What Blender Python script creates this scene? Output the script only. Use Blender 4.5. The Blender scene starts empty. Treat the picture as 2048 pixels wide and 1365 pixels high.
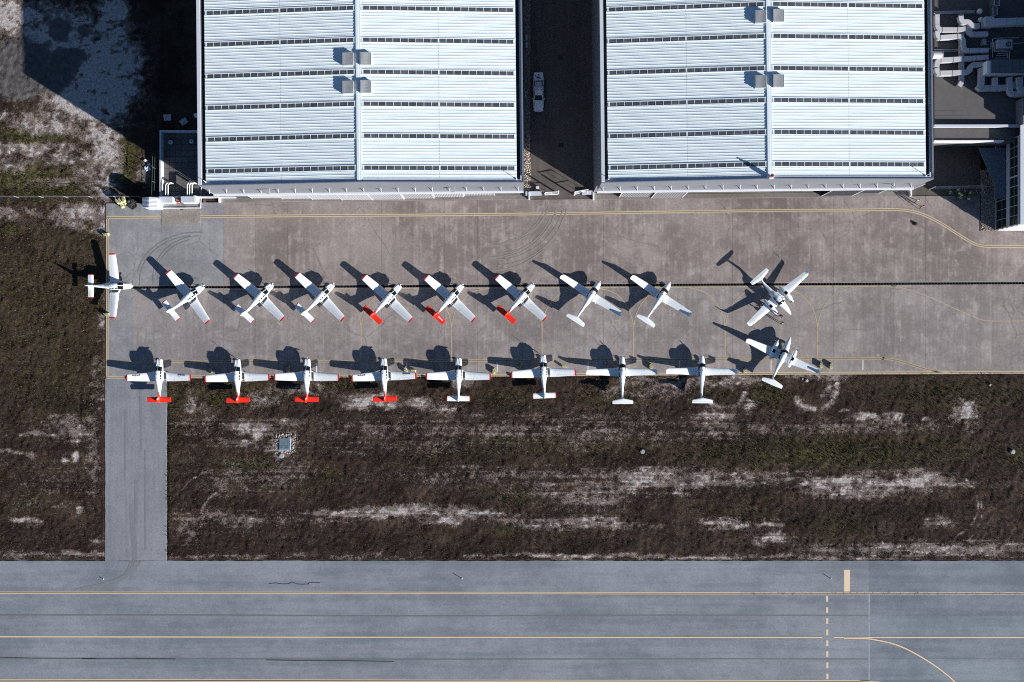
import bpy, math, random
import numpy as np
from mathutils import Vector, Matrix

random.seed(7)
rng = np.random.default_rng(11)
S = bpy.context.scene
COL = S.collection
R = math.radians

# ------------------------------------------------------------------ camera, light, exposure
PPM = 12.0                 # ground pixels of the photograph per metre
NX, NY = 1030.0, 705.0     # point straight below the drone
H = 131.0                  # height of the drone
cam = bpy.data.cameras.new("camera")
cam_o = bpy.data.objects.new("camera", cam)
COL.objects.link(cam_o)
cam.sensor_width = 36.0
cam.lens = 36.0 * H / (2048 / PPM)
cam.shift_x = -(NX - 1024) / 2048
cam.shift_y = (NY - 682.5) / 2048
cam.clip_start = 1.0
cam.clip_end = 12000
cam_o.location = ((NX - 1024) / PPM, (682.5 - NY) / PPM, H)
S.camera = cam_o

SUN_EL = math.atan(0.30)
SUN_DIR = Vector((0.848 * math.cos(SUN_EL), -0.530 * math.cos(SUN_EL), math.sin(SUN_EL))).normalized()
world = bpy.data.worlds.new("World")
S.world = world
world.use_nodes = True
wn = world.node_tree
wn.nodes.clear()
w_out = wn.nodes.new("ShaderNodeOutputWorld")
w_bg = wn.nodes.new("ShaderNodeBackground")
w_sky = wn.nodes.new("ShaderNodeTexSky")
w_sky.sky_type = 'NISHITA'
w_sky.sun_disc = False
w_sky.sun_elevation = SUN_EL
w_sky.sun_rotation = math.atan2(SUN_DIR.x, SUN_DIR.y)
w_sky.air_density = 0.75
w_sky.dust_density = 0.0
w_sky.ozone_density = 3.0
w_bg.inputs['Strength'].default_value = 0.05
wn.links.new(w_sky.outputs[0], w_bg.inputs[0])
wn.links.new(w_bg.outputs[0], w_out.inputs[0])

sun = bpy.data.lights.new("sun", 'SUN')
sun.energy = 5.0
sun.angle = R(0.5)
sun.color = (1.0, 0.955, 0.90)
sun_o = bpy.data.objects.new("sun", sun)
COL.objects.link(sun_o)
sun_o.rotation_euler = SUN_DIR.to_track_quat('Z', 'Y').to_euler()
sun_o.location = (60, -60, 80)

S.view_settings.view_transform = 'Standard'
S.view_settings.look = 'None'
S.view_settings.exposure = 1.12
S.view_settings.gamma = 1.0
S.view_settings.use_curve_mapping = False
S.cycles.max_bounces = 5
S.cycles.diffuse_bounces = 3
S.cycles.use_denoising = False
S.cycles.filter_width = 1.1

# ------------------------------------------------------------------ helpers
def W(px, py, z=0.0):
    """world point at height z that the photograph shows at pixel (px, py)"""
    k = 1 - z / H
    gx = NX + (px - NX) * k
    gy = NY + (py - NY) * k
    return Vector(((gx - 1024) / PPM, (682.5 - gy) / PPM, z))

class MB:
    def __init__(self):
        self.v = []; self.f = []; self.m = []
    def add(self, verts, faces, mi=0):
        b = len(self.v)
        self.v += [tuple(p) for p in verts]
        for f in faces:
            self.f.append([b + i for i in f]); self.m.append(mi)
        return self
    def box(self, c, s, rz=0.0, mi=0):
        x, y, z = (q / 2 for q in s)
        ca, sa = math.cos(rz), math.sin(rz)
        vs = []
        for dz in (-z, z):
            for dx, dy in ((-x, -y), (x, -y), (x, y), (-x, y)):
                vs.append((c[0] + dx * ca - dy * sa, c[1] + dx * sa + dy * ca, c[2] + dz))
        return self.add(vs, [(3, 2, 1, 0), (4, 5, 6, 7), (0, 1, 5, 4), (1, 2, 6, 5), (2, 3, 7, 6), (3, 0, 4, 7)], mi)
    def span(self, x0, x1, y0, y1, z0, z1, mi=0):
        return self.box(((x0 + x1) / 2, (y0 + y1) / 2, (z0 + z1) / 2), (x1 - x0, y1 - y0, z1 - z0), 0, mi)
    def prism(self, poly, z0, z1, mi=0):
        n = len(poly)
        a = sum(poly[i][0] * poly[(i + 1) % n][1] - poly[(i + 1) % n][0] * poly[i][1] for i in range(n))
        if a < 0: poly = poly[::-1]
        vs = [(p[0], p[1], z0) for p in poly] + [(p[0], p[1], z1) for p in poly]
        fs = [tuple(range(n - 1, -1, -1)), tuple(range(n, 2 * n))]
        fs += [(i, (i + 1) % n, n + (i + 1) % n, n + i) for i in range(n)]
        return self.add(vs, fs, mi)
    def hexa(self, p, mi=0):   # 4 bottom + 4 top corners, both counter-clockwise from above
        return self.add(p, [(3, 2, 1, 0), (4, 5, 6, 7), (0, 1, 5, 4), (1, 2, 6, 5), (2, 3, 7, 6), (3, 0, 4, 7)], mi)
    def loft(self, rings, mi=0, cap=True, closed=True, mfun=None):
        n = len(rings[0]); b = len(self.v)
        for r in rings: self.v += [tuple(p) for p in r]
        for i in range(len(rings) - 1):
            for j in range(n if closed else n - 1):
                k = (j + 1) % n
                self.f.append([b + i * n + j, b + i * n + k, b + (i + 1) * n + k, b + (i + 1) * n + j])
                self.m.append(mfun(i, j) if mfun else mi)
        if cap and closed:
            self.f.append([b + j for j in range(n - 1, -1, -1)]); self.m.append(mfun(0, 0) if mfun else mi)
            self.f.append([b + (len(rings) - 1) * n + j for j in range(n)]); self.m.append(mfun(len(rings) - 2, 0) if mfun else mi)
        return self
    def tube(self, pts, r, n=8, mi=0, rect=None):
        pts = [Vector(p) for p in pts]
        rings = []
        for i, p in enumerate(pts):
            t = (pts[min(i + 1, len(pts) - 1)] - pts[max(i - 1, 0)]).normalized()
            up = Vector((0, 0, 1)) if abs(t.z) < 0.95 else Vector((0, 1, 0))
            a = t.cross(up).normalized(); c = a.cross(t).normalized()
            if rect:
                w, h = rect; k = 1.0
                if 0 < i < len(pts) - 1:
                    t0 = (p - pts[i - 1]).normalized(); k = 1 / max(0.5, t0.dot(t))
                rings.append([p + a * sx * w / 2 * k + c * sy * h / 2 for sx, sy in ((-1, -1), (1, -1), (1, 1), (-1, 1))])
            else:
                rr = r[i] if isinstance(r, (list, tuple)) else r
                rings.append([p + (a * math.cos(q) + c * math.sin(q)) * rr for q in (2 * math.pi * j / n for j in range(n))])
        return self.loft(rings, mi)
    def cyl(self, c, r, z0, z1, n=16, mi=0, r1=None):
        r1 = r if r1 is None else r1
        return self.loft([[(c[0] + q * math.cos(2 * math.pi * j / n), c[1] + q * math.sin(2 * math.pi * j / n), z) for j in range(n)]
                          for q, z in ((r, z0), (r1, z1))], mi)
    def build(self, name, mats, parent=None, smooth=False, loc=None):
        me = bpy.data.meshes.new(name)
        me.from_pydata(self.v, [], self.f)
        if not isinstance(mats, (list, tuple)): mats = [mats]
        for m in mats: me.materials.append(m)
        if len(mats) > 1: me.polygons.foreach_set("material_index", self.m)
        if smooth:
            me.polygons.foreach_set("use_smooth", [True] * len(me.polygons))
            try: me.set_sharp_from_angle(angle=R(40))
            except Exception: pass
        me.update()
        return link(name, me, parent, loc)

def link(name, me, parent=None, loc=None):
    o = bpy.data.objects.new(name, me)
    COL.objects.link(o)
    if parent: o.parent = parent
    if loc is not None: o.location = loc
    return o

def tag(o, label=None, cat=None, group=None, kind=None):
    if label: o['label'] = label
    if cat: o['category'] = cat
    if group: o['group'] = group
    if kind: o['kind'] = kind
    return o

def thing(name, label, cat, loc=(0, 0, 0), rz=0.0, group=None):
    o = bpy.data.objects.new(name, None)
    COL.objects.link(o)
    o.empty_display_size = 0.3
    o.location = loc; o.rotation_euler = (0, 0, rz)
    return tag(o, label, cat, group)

def copy_tree(o, parent=None):
    c = o.copy(); COL.objects.link(c)
    if parent: c.parent = parent
    for ch in list(o.children): copy_tree(ch, c)
    return c

def catmull(pts, n=8):
    out = []
    P = [np.array(p, float) for p in pts]
    P = [2 * P[0] - P[1]] + P + [2 * P[-1] - P[-2]]
    for i in range(1, len(P) - 2):
        for k in range(n):
            t = k / n
            out.append(tuple(0.5 * ((2 * P[i]) + (P[i + 1] - P[i - 1]) * t + (2 * P[i - 1] - 5 * P[i] + 4 * P[i + 1] - P[i + 2]) * t * t
                                    + (3 * P[i] - P[i - 1] - 3 * P[i + 1] + P[i + 2]) * t ** 3)))
    out.append(tuple(P[-2]))
    return out

# ------------------------------------------------------------------ materials
MATS = {}
class NT:
    def __init__(self, name):
        self.m = bpy.data.materials.new(name); self.m.use_nodes = True
        self.t = self.m.node_tree
        self.p = self.t.nodes["Principled BSDF"]
        self._pos = None
    def n(self, typ, **kw):
        x = self.t.nodes.new(typ)
        for k, v in kw.items(): setattr(x, k, v)
        return x
    def l(self, a, b): self.t.links.new(a, b)
    def pos(self):
        if not self._pos: self._pos = self.n("ShaderNodeNewGeometry").outputs['Position']
        return self._pos
    def obj(self):
        return self.n("ShaderNodeTexCoord").outputs['Object']
    def mapped(self, vec, scale, rot=(0, 0, 0)):
        m = self.n("ShaderNodeMapping"); m.inputs['Scale'].default_value = scale; m.inputs['Rotation'].default_value = rot
        self.l(vec, m.inputs['Vector']); return m.outputs[0]
    def noise(self, vec, scale, detail=3, rough=0.55, dist=0.0):
        x = self.n("ShaderNodeTexNoise"); x.inputs['Scale'].default_value = scale
        x.inputs['Detail'].default_value = detail; x.inputs['Roughness'].default_value = rough
        x.inputs['Distortion'].default_value = dist
        self.l(vec, x.inputs['Vector']); return x.outputs['Fac']
    def math(self, op, a, b=None, c=None, clamp=False):
        x = self.n("ShaderNodeMath", operation=op); x.use_clamp = clamp
        for i, q in enumerate((a, b, c)):
            if q is None: continue
            if isinstance(q, (int, float)): x.inputs[i].default_value = q
            else: self.l(q, x.inputs[i])
        return x.outputs[0]
    def ramp(self, fac, lo, hi, a=0.0, b=1.0, smooth=True):
        x = self.n("ShaderNodeMapRange"); x.interpolation_type = 'SMOOTHSTEP' if smooth else 'LINEAR'
        self.l(fac, x.inputs['Value'])
        for k, v in (('From Min', lo), ('From Max', hi), ('To Min', a), ('To Max', b)): x.inputs[k].default_value = v
        return x.outputs[0]
    def mix(self, fac, a, b, blend='MIX'):
        x = self.n("ShaderNodeMix", data_type='RGBA', blend_type=blend)
        for s, q in ((x.inputs[0], fac), (x.inputs[6], a), (x.inputs[7], b)):
            if isinstance(q, (int, float)): s.default_value = q
            elif isinstance(q, tuple): s.default_value = (*q, 1) if len(q) == 3 else q
            else: self.l(q, s)
        return x.outputs[2]
    def bump(self, h, strength=0.3, dist=0.05):
        b = self.n("ShaderNodeBump"); b.inputs['Strength'].default_value = strength; b.inputs['Distance'].default_value = dist
        self.l(h, b.inputs['Height']); self.l(b.outputs[0], self.p.inputs['Normal'])
    def done(self, col, rough=0.7, metal=0.0, spec=0.5):
        if isinstance(col, tuple): self.p.inputs['Base Color'].default_value = (*col, 1)
        else: self.l(col, self.p.inputs['Base Color'])
        if isinstance(rough, (int, float)): self.p.inputs['Roughness'].default_value = rough
        else: self.l(rough, self.p.inputs['Roughness'])
        self.p.inputs['Metallic'].default_value = metal
        self.p.inputs['Specular IOR Level'].default_value = spec
        return self.m

def plain(name, col, rough=0.6, metal=0.0, var=0.12, scale=3.0, spec=0.5, bump=0.0, rnd=0.0):
    """a procedural paint: base colour with grime noise (object space) and, if asked, a tint per object"""
    if name in MATS: return MATS[name]
    t = NT(name)
    v = t.obj()
    f = t.noise(v, scale, 4, 0.6)
    f2 = t.noise(v, scale * 7, 2, 0.5)
    k = t.math('ADD', t.math('MULTIPLY', f, 0.7), t.math('MULTIPLY', f2, 0.3))
    k = t.ramp(k, 0.3, 0.7, 1 - var, 1 + var, False)
    if rnd:
        oi = t.n("ShaderNodeObjectInfo").outputs['Random']
        k = t.math('MULTIPLY', k, t.ramp(oi, 0, 1, 1 - rnd, 1 + rnd, False))
    c = t.n("ShaderNodeCombineColor")
    for i in range(3):
        t.l(t.math('MULTIPLY', k, col[i], clamp=True), c.inputs[i])
    if bump: t.bump(f2, bump, 0.02)
    MATS[name] = t.done(c.outputs[0], rough, metal, spec)
    return MATS[name]

def ground_material():
    t = NT("dry_grass_and_soil")
    p = t.pos()
    at = t.n("ShaderNodeAttribute"); at.attribute_name = "cover"
    sep = t.n("ShaderNodeSeparateColor"); t.l(at.outputs['Color'], sep.inputs[0])
    soil, green, grey = sep.outputs[0], sep.outputs[1], sep.outputs[2]
    py = t.n("ShaderNodeSeparateXYZ"); t.l(p, py.inputs[0])
    mown = t.ramp(py.outputs[1], -4, -11)                   # mowing rows only on the strip by the taxiway
    n_f = t.noise(p, 2.6, 5, 0.8)
    n_g = t.noise(p, 0.9, 6, 0.72, 0.5)
    n_m = t.noise(p, 0.22, 5, 0.62)
    row = t.noise(t.mapped(p, (0.16, 2.2, 1)), 1.0, 5, 0.7)
    speck = t.noise(p, 4.2, 4, 0.85)
    speck2 = t.noise(p, 2.1, 6, 0.9)
    brown = t.mix(t.ramp(n_m, 0.35, 0.65), (0.022, 0.0138, 0.0105), (0.054, 0.036, 0.0275))
    olive = t.mix(t.ramp(n_g, 0.35, 0.65), (0.026, 0.0235, 0.010), (0.066, 0.058, 0.026))
    gfac = t.math('ADD', t.math('MULTIPLY', green, 1.15), t.math('MULTIPLY', t.math('SUBTRACT', n_g, 0.58), 1.5), clamp=True)
    base = t.mix(gfac, brown, olive)
    base = t.mix(t.math('MULTIPLY', t.ramp(green, 0.55, 0.9), t.ramp(n_g, 0.40, 0.60)), base, (0.075, 0.072, 0.022))
    band = t.noise(t.mapped(p, (0.035, 0.30, 1)), 1.0, 4, 0.6)
    base = t.mix(t.math('MULTIPLY', t.ramp(band, 0.42, 0.60), t.math('MULTIPLY', mown, 0.55)), base, (0.014, 0.0096, 0.0080))
    base = t.mix(t.ramp(n_f, 0.44, 0.33, 0.0, 0.7), base, (0.006, 0.005, 0.0045))
    base = t.mix(t.ramp(n_f, 0.55, 0.72, 0.0, 0.6), base, (0.085, 0.066, 0.055))
    sk = t.math('ADD', t.math('MULTIPLY', speck, 0.55), t.math('MULTIPLY', speck2, 0.45))
    straw = t.math('MULTIPLY', t.ramp(t.math('ADD', sk, t.math('MULTIPLY', soil, 0.46)), 0.585, 0.665), 0.85)
    straw = t.math('MULTIPLY', straw, t.ramp(n_m, 0.25, 0.6, 0.30, 1.0))
    base = t.mix(straw, base, (0.22, 0.18, 0.162))
    edge = t.math('ADD', t.math('MULTIPLY', t.math('SUBTRACT', n_g, 0.5), 1.5), t.math('MULTIPLY', t.math('MULTIPLY', t.math('SUBTRACT', row, 0.5), 1.5), mown))
    edge = t.math('ADD', edge, t.math('MULTIPLY', t.math('SUBTRACT', speck2, 0.5), 1.1))
    sm = t.ramp(t.math('ADD', soil, t.math('MULTIPLY', edge, 1.05)), 0.56, 0.67)
    sc = t.mix(t.ramp(n_f, 0.3, 0.7), (0.22, 0.19, 0.178), (0.52, 0.485, 0.475))
    base = t.mix(sm, base, sc)
    gm = t.ramp(t.math('ADD', grey, t.math('MULTIPLY', edge, 0.5)), 0.36, 0.56)
    gc = t.mix(t.ramp(n_g, 0.3, 0.7), (0.062, 0.057, 0.059), (0.125, 0.114, 0.114))
    base = t.mix(gm, base, gc)
    h = t.math('ADD', n_f, t.math('MULTIPLY', speck, 0.6))
    t.bump(h, 0.8, 0.10)
    return t.done(base, 0.95, 0, 0.1)

def concrete_material(name, a, b, streak=0.5, light=(0.36, 0.32, 0.30)):
    t = NT(name)
    p = t.pos()
    big = t.noise(p, 0.10, 5, 0.6)
    mid = t.noise(p, 0.55, 5, 0.65, 0.3)
    ver = t.noise(t.mapped(p, (1.6, 0.10, 1)), 1.0, 4, 0.6)
    fine = t.noise(p, 2.8, 5, 0.8)
    k = t.math('ADD', t.math('MULTIPLY', big, 0.5), t.math('MULTIPLY', mid, 0.3))
    k = t.math('ADD', k, t.math('MULTIPLY', ver, 0.4 * streak))
    k = t.ramp(k, 0.32 + 0.2 * streak, 0.50 + 0.2 * streak)
    oi = t.n("ShaderNodeObjectInfo").outputs['Random']
    base = t.mix(k, a, b)
    if streak > 0.4:
        sp = t.n("ShaderNodeSeparateXYZ"); t.l(p, sp.inputs[0])
        base = t.mix(t.ramp(sp.outputs[0], -38, -64, 0, 0.75), base, t.mix(k, (0.195, 0.190, 0.195), (0.262, 0.255, 0.258)))   # older, greyer bays at the west end
        base = t.mix(t.ramp(sp.outputs[1], 9.6, 9.0, 0, 0.45), base, t.mix(k, (0.205, 0.188, 0.188), (0.285, 0.265, 0.265)))  # paler bays south of the drain
        wide = t.noise(p, 0.035, 3, 0.6)
        base = t.mix(t.ramp(wide, 0.48, 0.66, 0, 0.6), base, (0.285, 0.250, 0.232))
    base = t.mix(t.math('MULTIPLY', t.ramp(t.math('ADD', t.math('MULTIPLY', mid, .6), t.math('MULTIPLY', ver, .4)), 0.52, 0.66), 0.55), base, light)
    g = t.math('ADD', t.ramp(fine, 0.25, 0.75, 0.70, 1.30, False), t.ramp(oi, 0, 1, -0.07, 0.07, False))
    c = t.n("ShaderNodeVectorMath", operation='SCALE'); t.l(base, c.inputs[0]); t.l(g, c.inputs['Scale'])
    # fine cracks
    vo = t.n("ShaderNodeTexVoronoi", feature='DISTANCE_TO_EDGE'); vo.inputs['Scale'].default_value = 0.10
    wob = t.n("ShaderNodeVectorMath", operation='ADD')
    nz = t.n("ShaderNodeTexNoise"); nz.inputs['Scale'].default_value = 0.5; nz.inputs['Detail'].default_value = 4
    t.l(p, nz.inputs['Vector']); t.l(p, wob.inputs[0]); t.l(nz.outputs['Color'], wob.inputs[1]); t.l(wob.outputs[0], vo.inputs['Vector'])
    cr = t.math('MULTIPLY', t.ramp(vo.outputs['Distance'], 0.004, 0.012, 1, 0), t.ramp(big, 0.5, 0.6, 0, 0.35))
    out = t.mix(cr, c.outputs[0], (0.06, 0.055, 0.05))
    t.bump(fine, 0.15, 0.02)
    return t.done(out, 0.85, 0, 0.25)

def asphalt_material(name, a, b, vertical=False):
    t = NT(name)
    p = t.pos()
    big = t.noise(p, 0.07, 4, 0.6)
    st = t.noise(t.mapped(p, (1.1, 0.05, 1) if vertical else (0.03, 0.55, 1)), 1.0, 5, 0.6)
    mid = t.noise(p, 0.5, 5, 0.7)
    fine = t.noise(p, 3.4, 5, 0.85)
    k = t.math('ADD', t.math('MULTIPLY', big, 0.35), t.math('ADD', t.math('MULTIPLY', st, 0.4), t.math('MULTIPLY', mid, 0.25)))
    base = t.mix(t.ramp(k, 0.38, 0.62), a, b)
    base = t.mix(t.math('MULTIPLY', t.ramp(st, 0.54, 0.72), 0.40), base, tuple(q * .72 for q in a))
    oi = t.n("ShaderNodeObjectInfo").outputs['Random']
    g = t.math('ADD', t.ramp(fine, 0.25, 0.75, 0.64, 1.36, False), t.ramp(oi, 0, 1, -0.09, 0.09, False))
    c = t.n("ShaderNodeVectorMath", operation='SCALE'); t.l(base, c.inputs[0]); t.l(g, c.inputs['Scale'])
    t.bump(fine, 0.3, 0.015)
    return t.done(c.outputs[0], 0.9, 0, 0.2)

def worn_paint(name, col, under, wear=0.5):
    t = NT(name)
    p = t.pos()
    a = t.noise(p, 1.3, 5, 0.7); b = t.noise(p, 7.0, 2, 0.6)
    w = t.ramp(t.math('ADD', t.math('MULTIPLY', a, 0.7), t.math('MULTIPLY', b, 0.3)), wear, wear - 0.16)
    c = t.mix(w, col, under)
    return t.done(c, 0.8, 0, 0.3)

M_GROUND = ground_material()
M_CONC = concrete_material("apron_concrete", (0.174, 0.144, 0.135), (0.284, 0.245, 0.230))
M_CONC_BLUE = concrete_material("apron_pale_concrete", (0.200, 0.200, 0.210), (0.270, 0.270, 0.278), 0.25, (0.30, 0.30, 0.31))
M_PAD = concrete_material("pad_concrete", (0.235, 0.210, 0.190), (0.30, 0.275, 0.25), 0.1)
M_TAXI = asphalt_material("taxiway_asphalt", (0.142, 0.163, 0.185), (0.238, 0.257, 0.282))
M_TAXI_DARK = asphalt_material("taxiway_asphalt_dark", (0.125, 0.150, 0.178), (0.212, 0.240, 0.272))
M_ROAD = asphalt_material("road_asphalt", (0.178, 0.189, 0.208), (0.255, 0.264, 0.284), True)
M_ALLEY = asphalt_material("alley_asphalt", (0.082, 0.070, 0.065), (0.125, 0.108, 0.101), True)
M_YEL = worn_paint("worn_yellow_paint", (0.50, 0.42, 0.28), (0.22, 0.18, 0.15), 0.44)
M_YEL_F = worn_paint("faded_yellow_paint", (0.39, 0.32, 0.205), (0.20, 0.175, 0.15), 0.50)
M_YEL_T = worn_paint("cream_taxi_paint", (0.68, 0.53, 0.37), (0.40, 0.33, 0.26), 0.36)
M_YEL_W = worn_paint("worn_taxi_paint", (0.55, 0.46, 0.36), (0.15, 0.12, 0.11), 0.52)
M_BLK_LINE = plain("black_line_edging", (0.035, 0.03, 0.03), 0.9)
M_WHT_LINE = worn_paint("white_stand_paint", (0.62, 0.62, 0.64), (0.3, 0.29, 0.28), 0.36)
def roof_material():
    t = NT("white_roof_sheet"); p = t.obj()
    run = t.noise(t.mapped(p, (0.25, 3.0, 1)), 1.0, 5, 0.65)          # rain streaks down the slope
    big = t.noise(p, 0.12, 4, 0.6)
    spot = t.noise(p, 1.4, 4, 0.75)
    c = t.mix(t.ramp(run, 0.35, 0.70), (0.72, 0.805, 0.83), (0.60, 0.68, 0.71))
    c = t.mix(t.math('MULTIPLY', t.ramp(big, 0.45, 0.7), 0.35), c, (0.60, 0.67, 0.69))
    c = t.mix(t.math('MULTIPLY', t.ramp(spot, 0.66, 0.76), 0.35), c, (0.45, 0.44, 0.42))
    return t.done(c, 0.45)
M_ROOF = roof_material()
M_RIB = plain("white_roof_seam", (0.64, 0.72, 0.75), 0.5, 0, 0.05)
M_CLAD = plain("grey_cladding", (0.165, 0.178, 0.205), 0.5, 0, 0.09, 0.35)
M_COPE = plain("pale_coping", (0.50, 0.54, 0.60), 0.5, 0, 0.07)
M_LEDGE = plain("pale_ledge_trim", (0.62, 0.65, 0.70), 0.5, 0, 0.05)
M_DOOR = plain("grey_door_sheet", (0.30, 0.31, 0.33), 0.5, 0, 0.05, 1.0, 0.5, 0, 0.05)
M_DOOR_D = plain("dark_door_sheet", (0.105, 0.11, 0.13), 0.5, 0, 0.06)
M_WHITE = plain("white_steel", (0.72, 0.73, 0.75), 0.45, 0, 0.06)
M_DARK = plain("dark_steel", (0.03, 0.03, 0.034), 0.6, 0, 0.2)
M_RAIL = plain("rail_steel", (0.34, 0.31, 0.29), 0.45, 0.3, 0.2)
M_GREY = plain("mid_grey_metal", (0.26, 0.27, 0.28), 0.5, 0.1, 0.1)
M_VENT = plain("ventilator_grey", (0.33, 0.35, 0.36), 0.5, 0.0, 0.1)
M_PANE = plain("smoky_skylight", (0.075, 0.080, 0.094), 0.35, 0, 0.35, 1.2, 0.4, 0, 0.25)
M_INT = plain("hangar_inside", (0.10, 0.10, 0.10), 0.9)
M_GUTTER = plain("gutter_grey", (0.06, 0.062, 0.07), 0.7)
M_PLANE = plain("aircraft_white", (0.78, 0.82, 0.84), 0.28, 0, 0.03, 1.5)
M_PLANE2 = plain("composite_white", (0.78, 0.825, 0.845), 0.25, 0, 0.02, 1.5)
M_RED = plain("tip_red", (0.50, 0.012, 0.022), 0.35, 0, 0.06)
M_TRED = plain("tail_red", (0.72, 0.030, 0.012), 0.35, 0, 0.05)
M_GLASS = plain("dark_canopy_glass", (0.006, 0.007, 0.009), 0.12, 0, 0.2, 3, 0.35)
M_WALK = plain("wing_walk_black", (0.022, 0.023, 0.027), 0.85, 0, 0.15)
M_TYRE = plain("tyre_rubber", (0.015, 0.015, 0.016), 0.9)
M_PROP = plain("propeller_dark", (0.03, 0.03, 0.033), 0.4)
M_NAVY = plain("navy_lettering", (0.012, 0.022, 0.085), 0.5)
M_SKIN = plain("skin", (0.42, 0.24, 0.17), 0.6)
# ------------------------------------------------------------------ the ground
def vnoise(x, y, seed):
    r = np.random.default_rng(seed)
    T = r.random((256, 256))
    xi = np.floor(x).astype(int); yi = np.floor(y).astype(int)
    fx = x - xi; fy = y - yi
    fx = fx * fx * (3 - 2 * fx); fy = fy * fy * (3 - 2 * fy)
    a = T[xi % 256, yi % 256]; b = T[(xi + 1) % 256, yi % 256]
    c = T[xi % 256, (yi + 1) % 256]; d = T[(xi + 1) % 256, (yi + 1) % 256]
    return (a * (1 - fx) + b * fx) * (1 - fy) + (c * (1 - fx) + d * fx) * fy

def fbm(x, y, seed, oct=4, gain=0.5):
    s = 0; a = 1; tot = 0
    for i in range(oct):
        s = s + a * vnoise(x * 2 ** i, y * 2 ** i, seed + i); tot += a; a *= gain
    return s / tot

# bare soil, greener growth and grey hardcore as they lie on this field (photo pixels: x, y, rx, ry, amount)
SOIL = [(1300, 958, 70, 20, .75), (1390, 962, 70, 22, .5), (1480, 958, 60, 18, .45), (1700, 970, 90, 20, .8), (1745, 975, 40, 14, .4), (1835, 962, 55, 17, .75),
        (1590, 952, 70, 16, .4), (1900, 972, 60, 5, .5), (815, 1024, 85, 12, .85), (890, 1036, 45, 14, .7), (700, 1028, 75, 7, .65), (955, 1028, 70, 7, .6),
        (640, 1035, 60, 10, .3), (1130, 1045, 110, 12, .5), (1240, 1050, 60, 8, .4), (1440, 1047, 52, 9, .75), (1530, 1048, 26, 7, .8), (1545, 1076, 32, 10, .85),
        (1520, 1086, 14, 7, .7), (1738, 838, 26, 8, .95), (1786, 836, 14, 9, .95), (1850, 838, 10, 4, .9), (1930, 822, 20, 22, .7), (1500, 810, 16, 10, .6),
        (1695, 824, 8, 4, .8), (500, 858, 40, 12, .75), (515, 872, 16, 14, .7), (480, 885, 40, 8, .6), (540, 895, 35, 8, .5), (560, 845, 50, 10, .35),
        (740, 802, 45, 14, .7), (835, 806, 26, 10, .65), (890, 818, 30, 10, .45), (525, 800, 30, 16, .4), (600, 780, 40, 12, .35),
        (1120, 862, 300, 26, .27), (760, 872, 200, 30, .2), (1430, 850, 45, 28, .5), (1650, 856, 220, 12, .3), (1050, 955, 220, 20, .25), (1190, 985, 90, 30, .32),
        (1850, 1100, 190, 12, .5), (1960, 1092, 120, 8, .45), (1200, 1112, 260, 4, .55), (620, 1113, 300, 4, .3), (90, 1111, 130, 6, .5), (1600, 1114, 330, 5, .4),
        (1880, 1045, 22, 8, .6), (1640, 745, 60, 12, .55), (1450, 760, 60, 14, .4), (1290, 775, 70, 22, .3), (1360, 765, 40, 12, .4), (925, 765, 22, 14, .4),
        (450, 1040, 120, 16, .25), (370, 1070, 20, 14, .4), (380, 830, 10, 60, .35), (400, 850, 40, 30, .22), (460, 960, 50, 30, .2), (560, 950, 60, 30, .2),
        (570, 888, 27, 24, 1.0), (1060, 985, 60, 12, .2), (300, 1115, 60, 4, .3),
        (140, 858, 50, 26, .30), (152, 872, 8, 26, .5), (60, 872, 90, 5, .45), (30, 902, 40, 4, .6), (62, 910, 10, 5, .7), (150, 915, 9, 9, 1.2), (129, 922, 6, 5, .9),
        (163, 1022, 6, 8, 1.1), (45, 1040, 22, 5, .8), (72, 1043, 14, 5, .7), (185, 900, 14, 90, .3), (110, 1000, 60, 40, .14), (120, 965, 50, 40, .15), (190, 1085, 14, 10, .4),
        (165, 432, 55, 22, .6), (200, 450, 12, 22, .5), (10, 428, 40, 8, .4), (70, 425, 30, 6, .35), (206, 640, 8, 40, .3), (195, 760, 16, 60, .2),
        (90, 255, 70, 14, .5), (40, 235, 60, 12, .45), (60, 300, 80, 11, .6), (130, 315, 60, 12, .5), (200, 250, 40, 30, .6), (215, 300, 24, 80, .6), (180, 350, 30, 36, .4),
        (20, 330, 40, 16, .45), (215, 380, 26, 22, .6), (100, 365, 60, 10, .3), (150, 210, 60, 20, .55), (20, 30, 60, 32, .8), (60, 20, 60, 30, .5),
        (205, 150, 60, 90, 1.1), (150, 80, 60, 50, .85), (225, 60, 30, 70, 1.0), (75, 70, 36, 30, .8), (170, 200, 70, 40, .9), (290, 345, 12, 24, .35), (180, 190, 50, 40, .6)]
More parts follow.
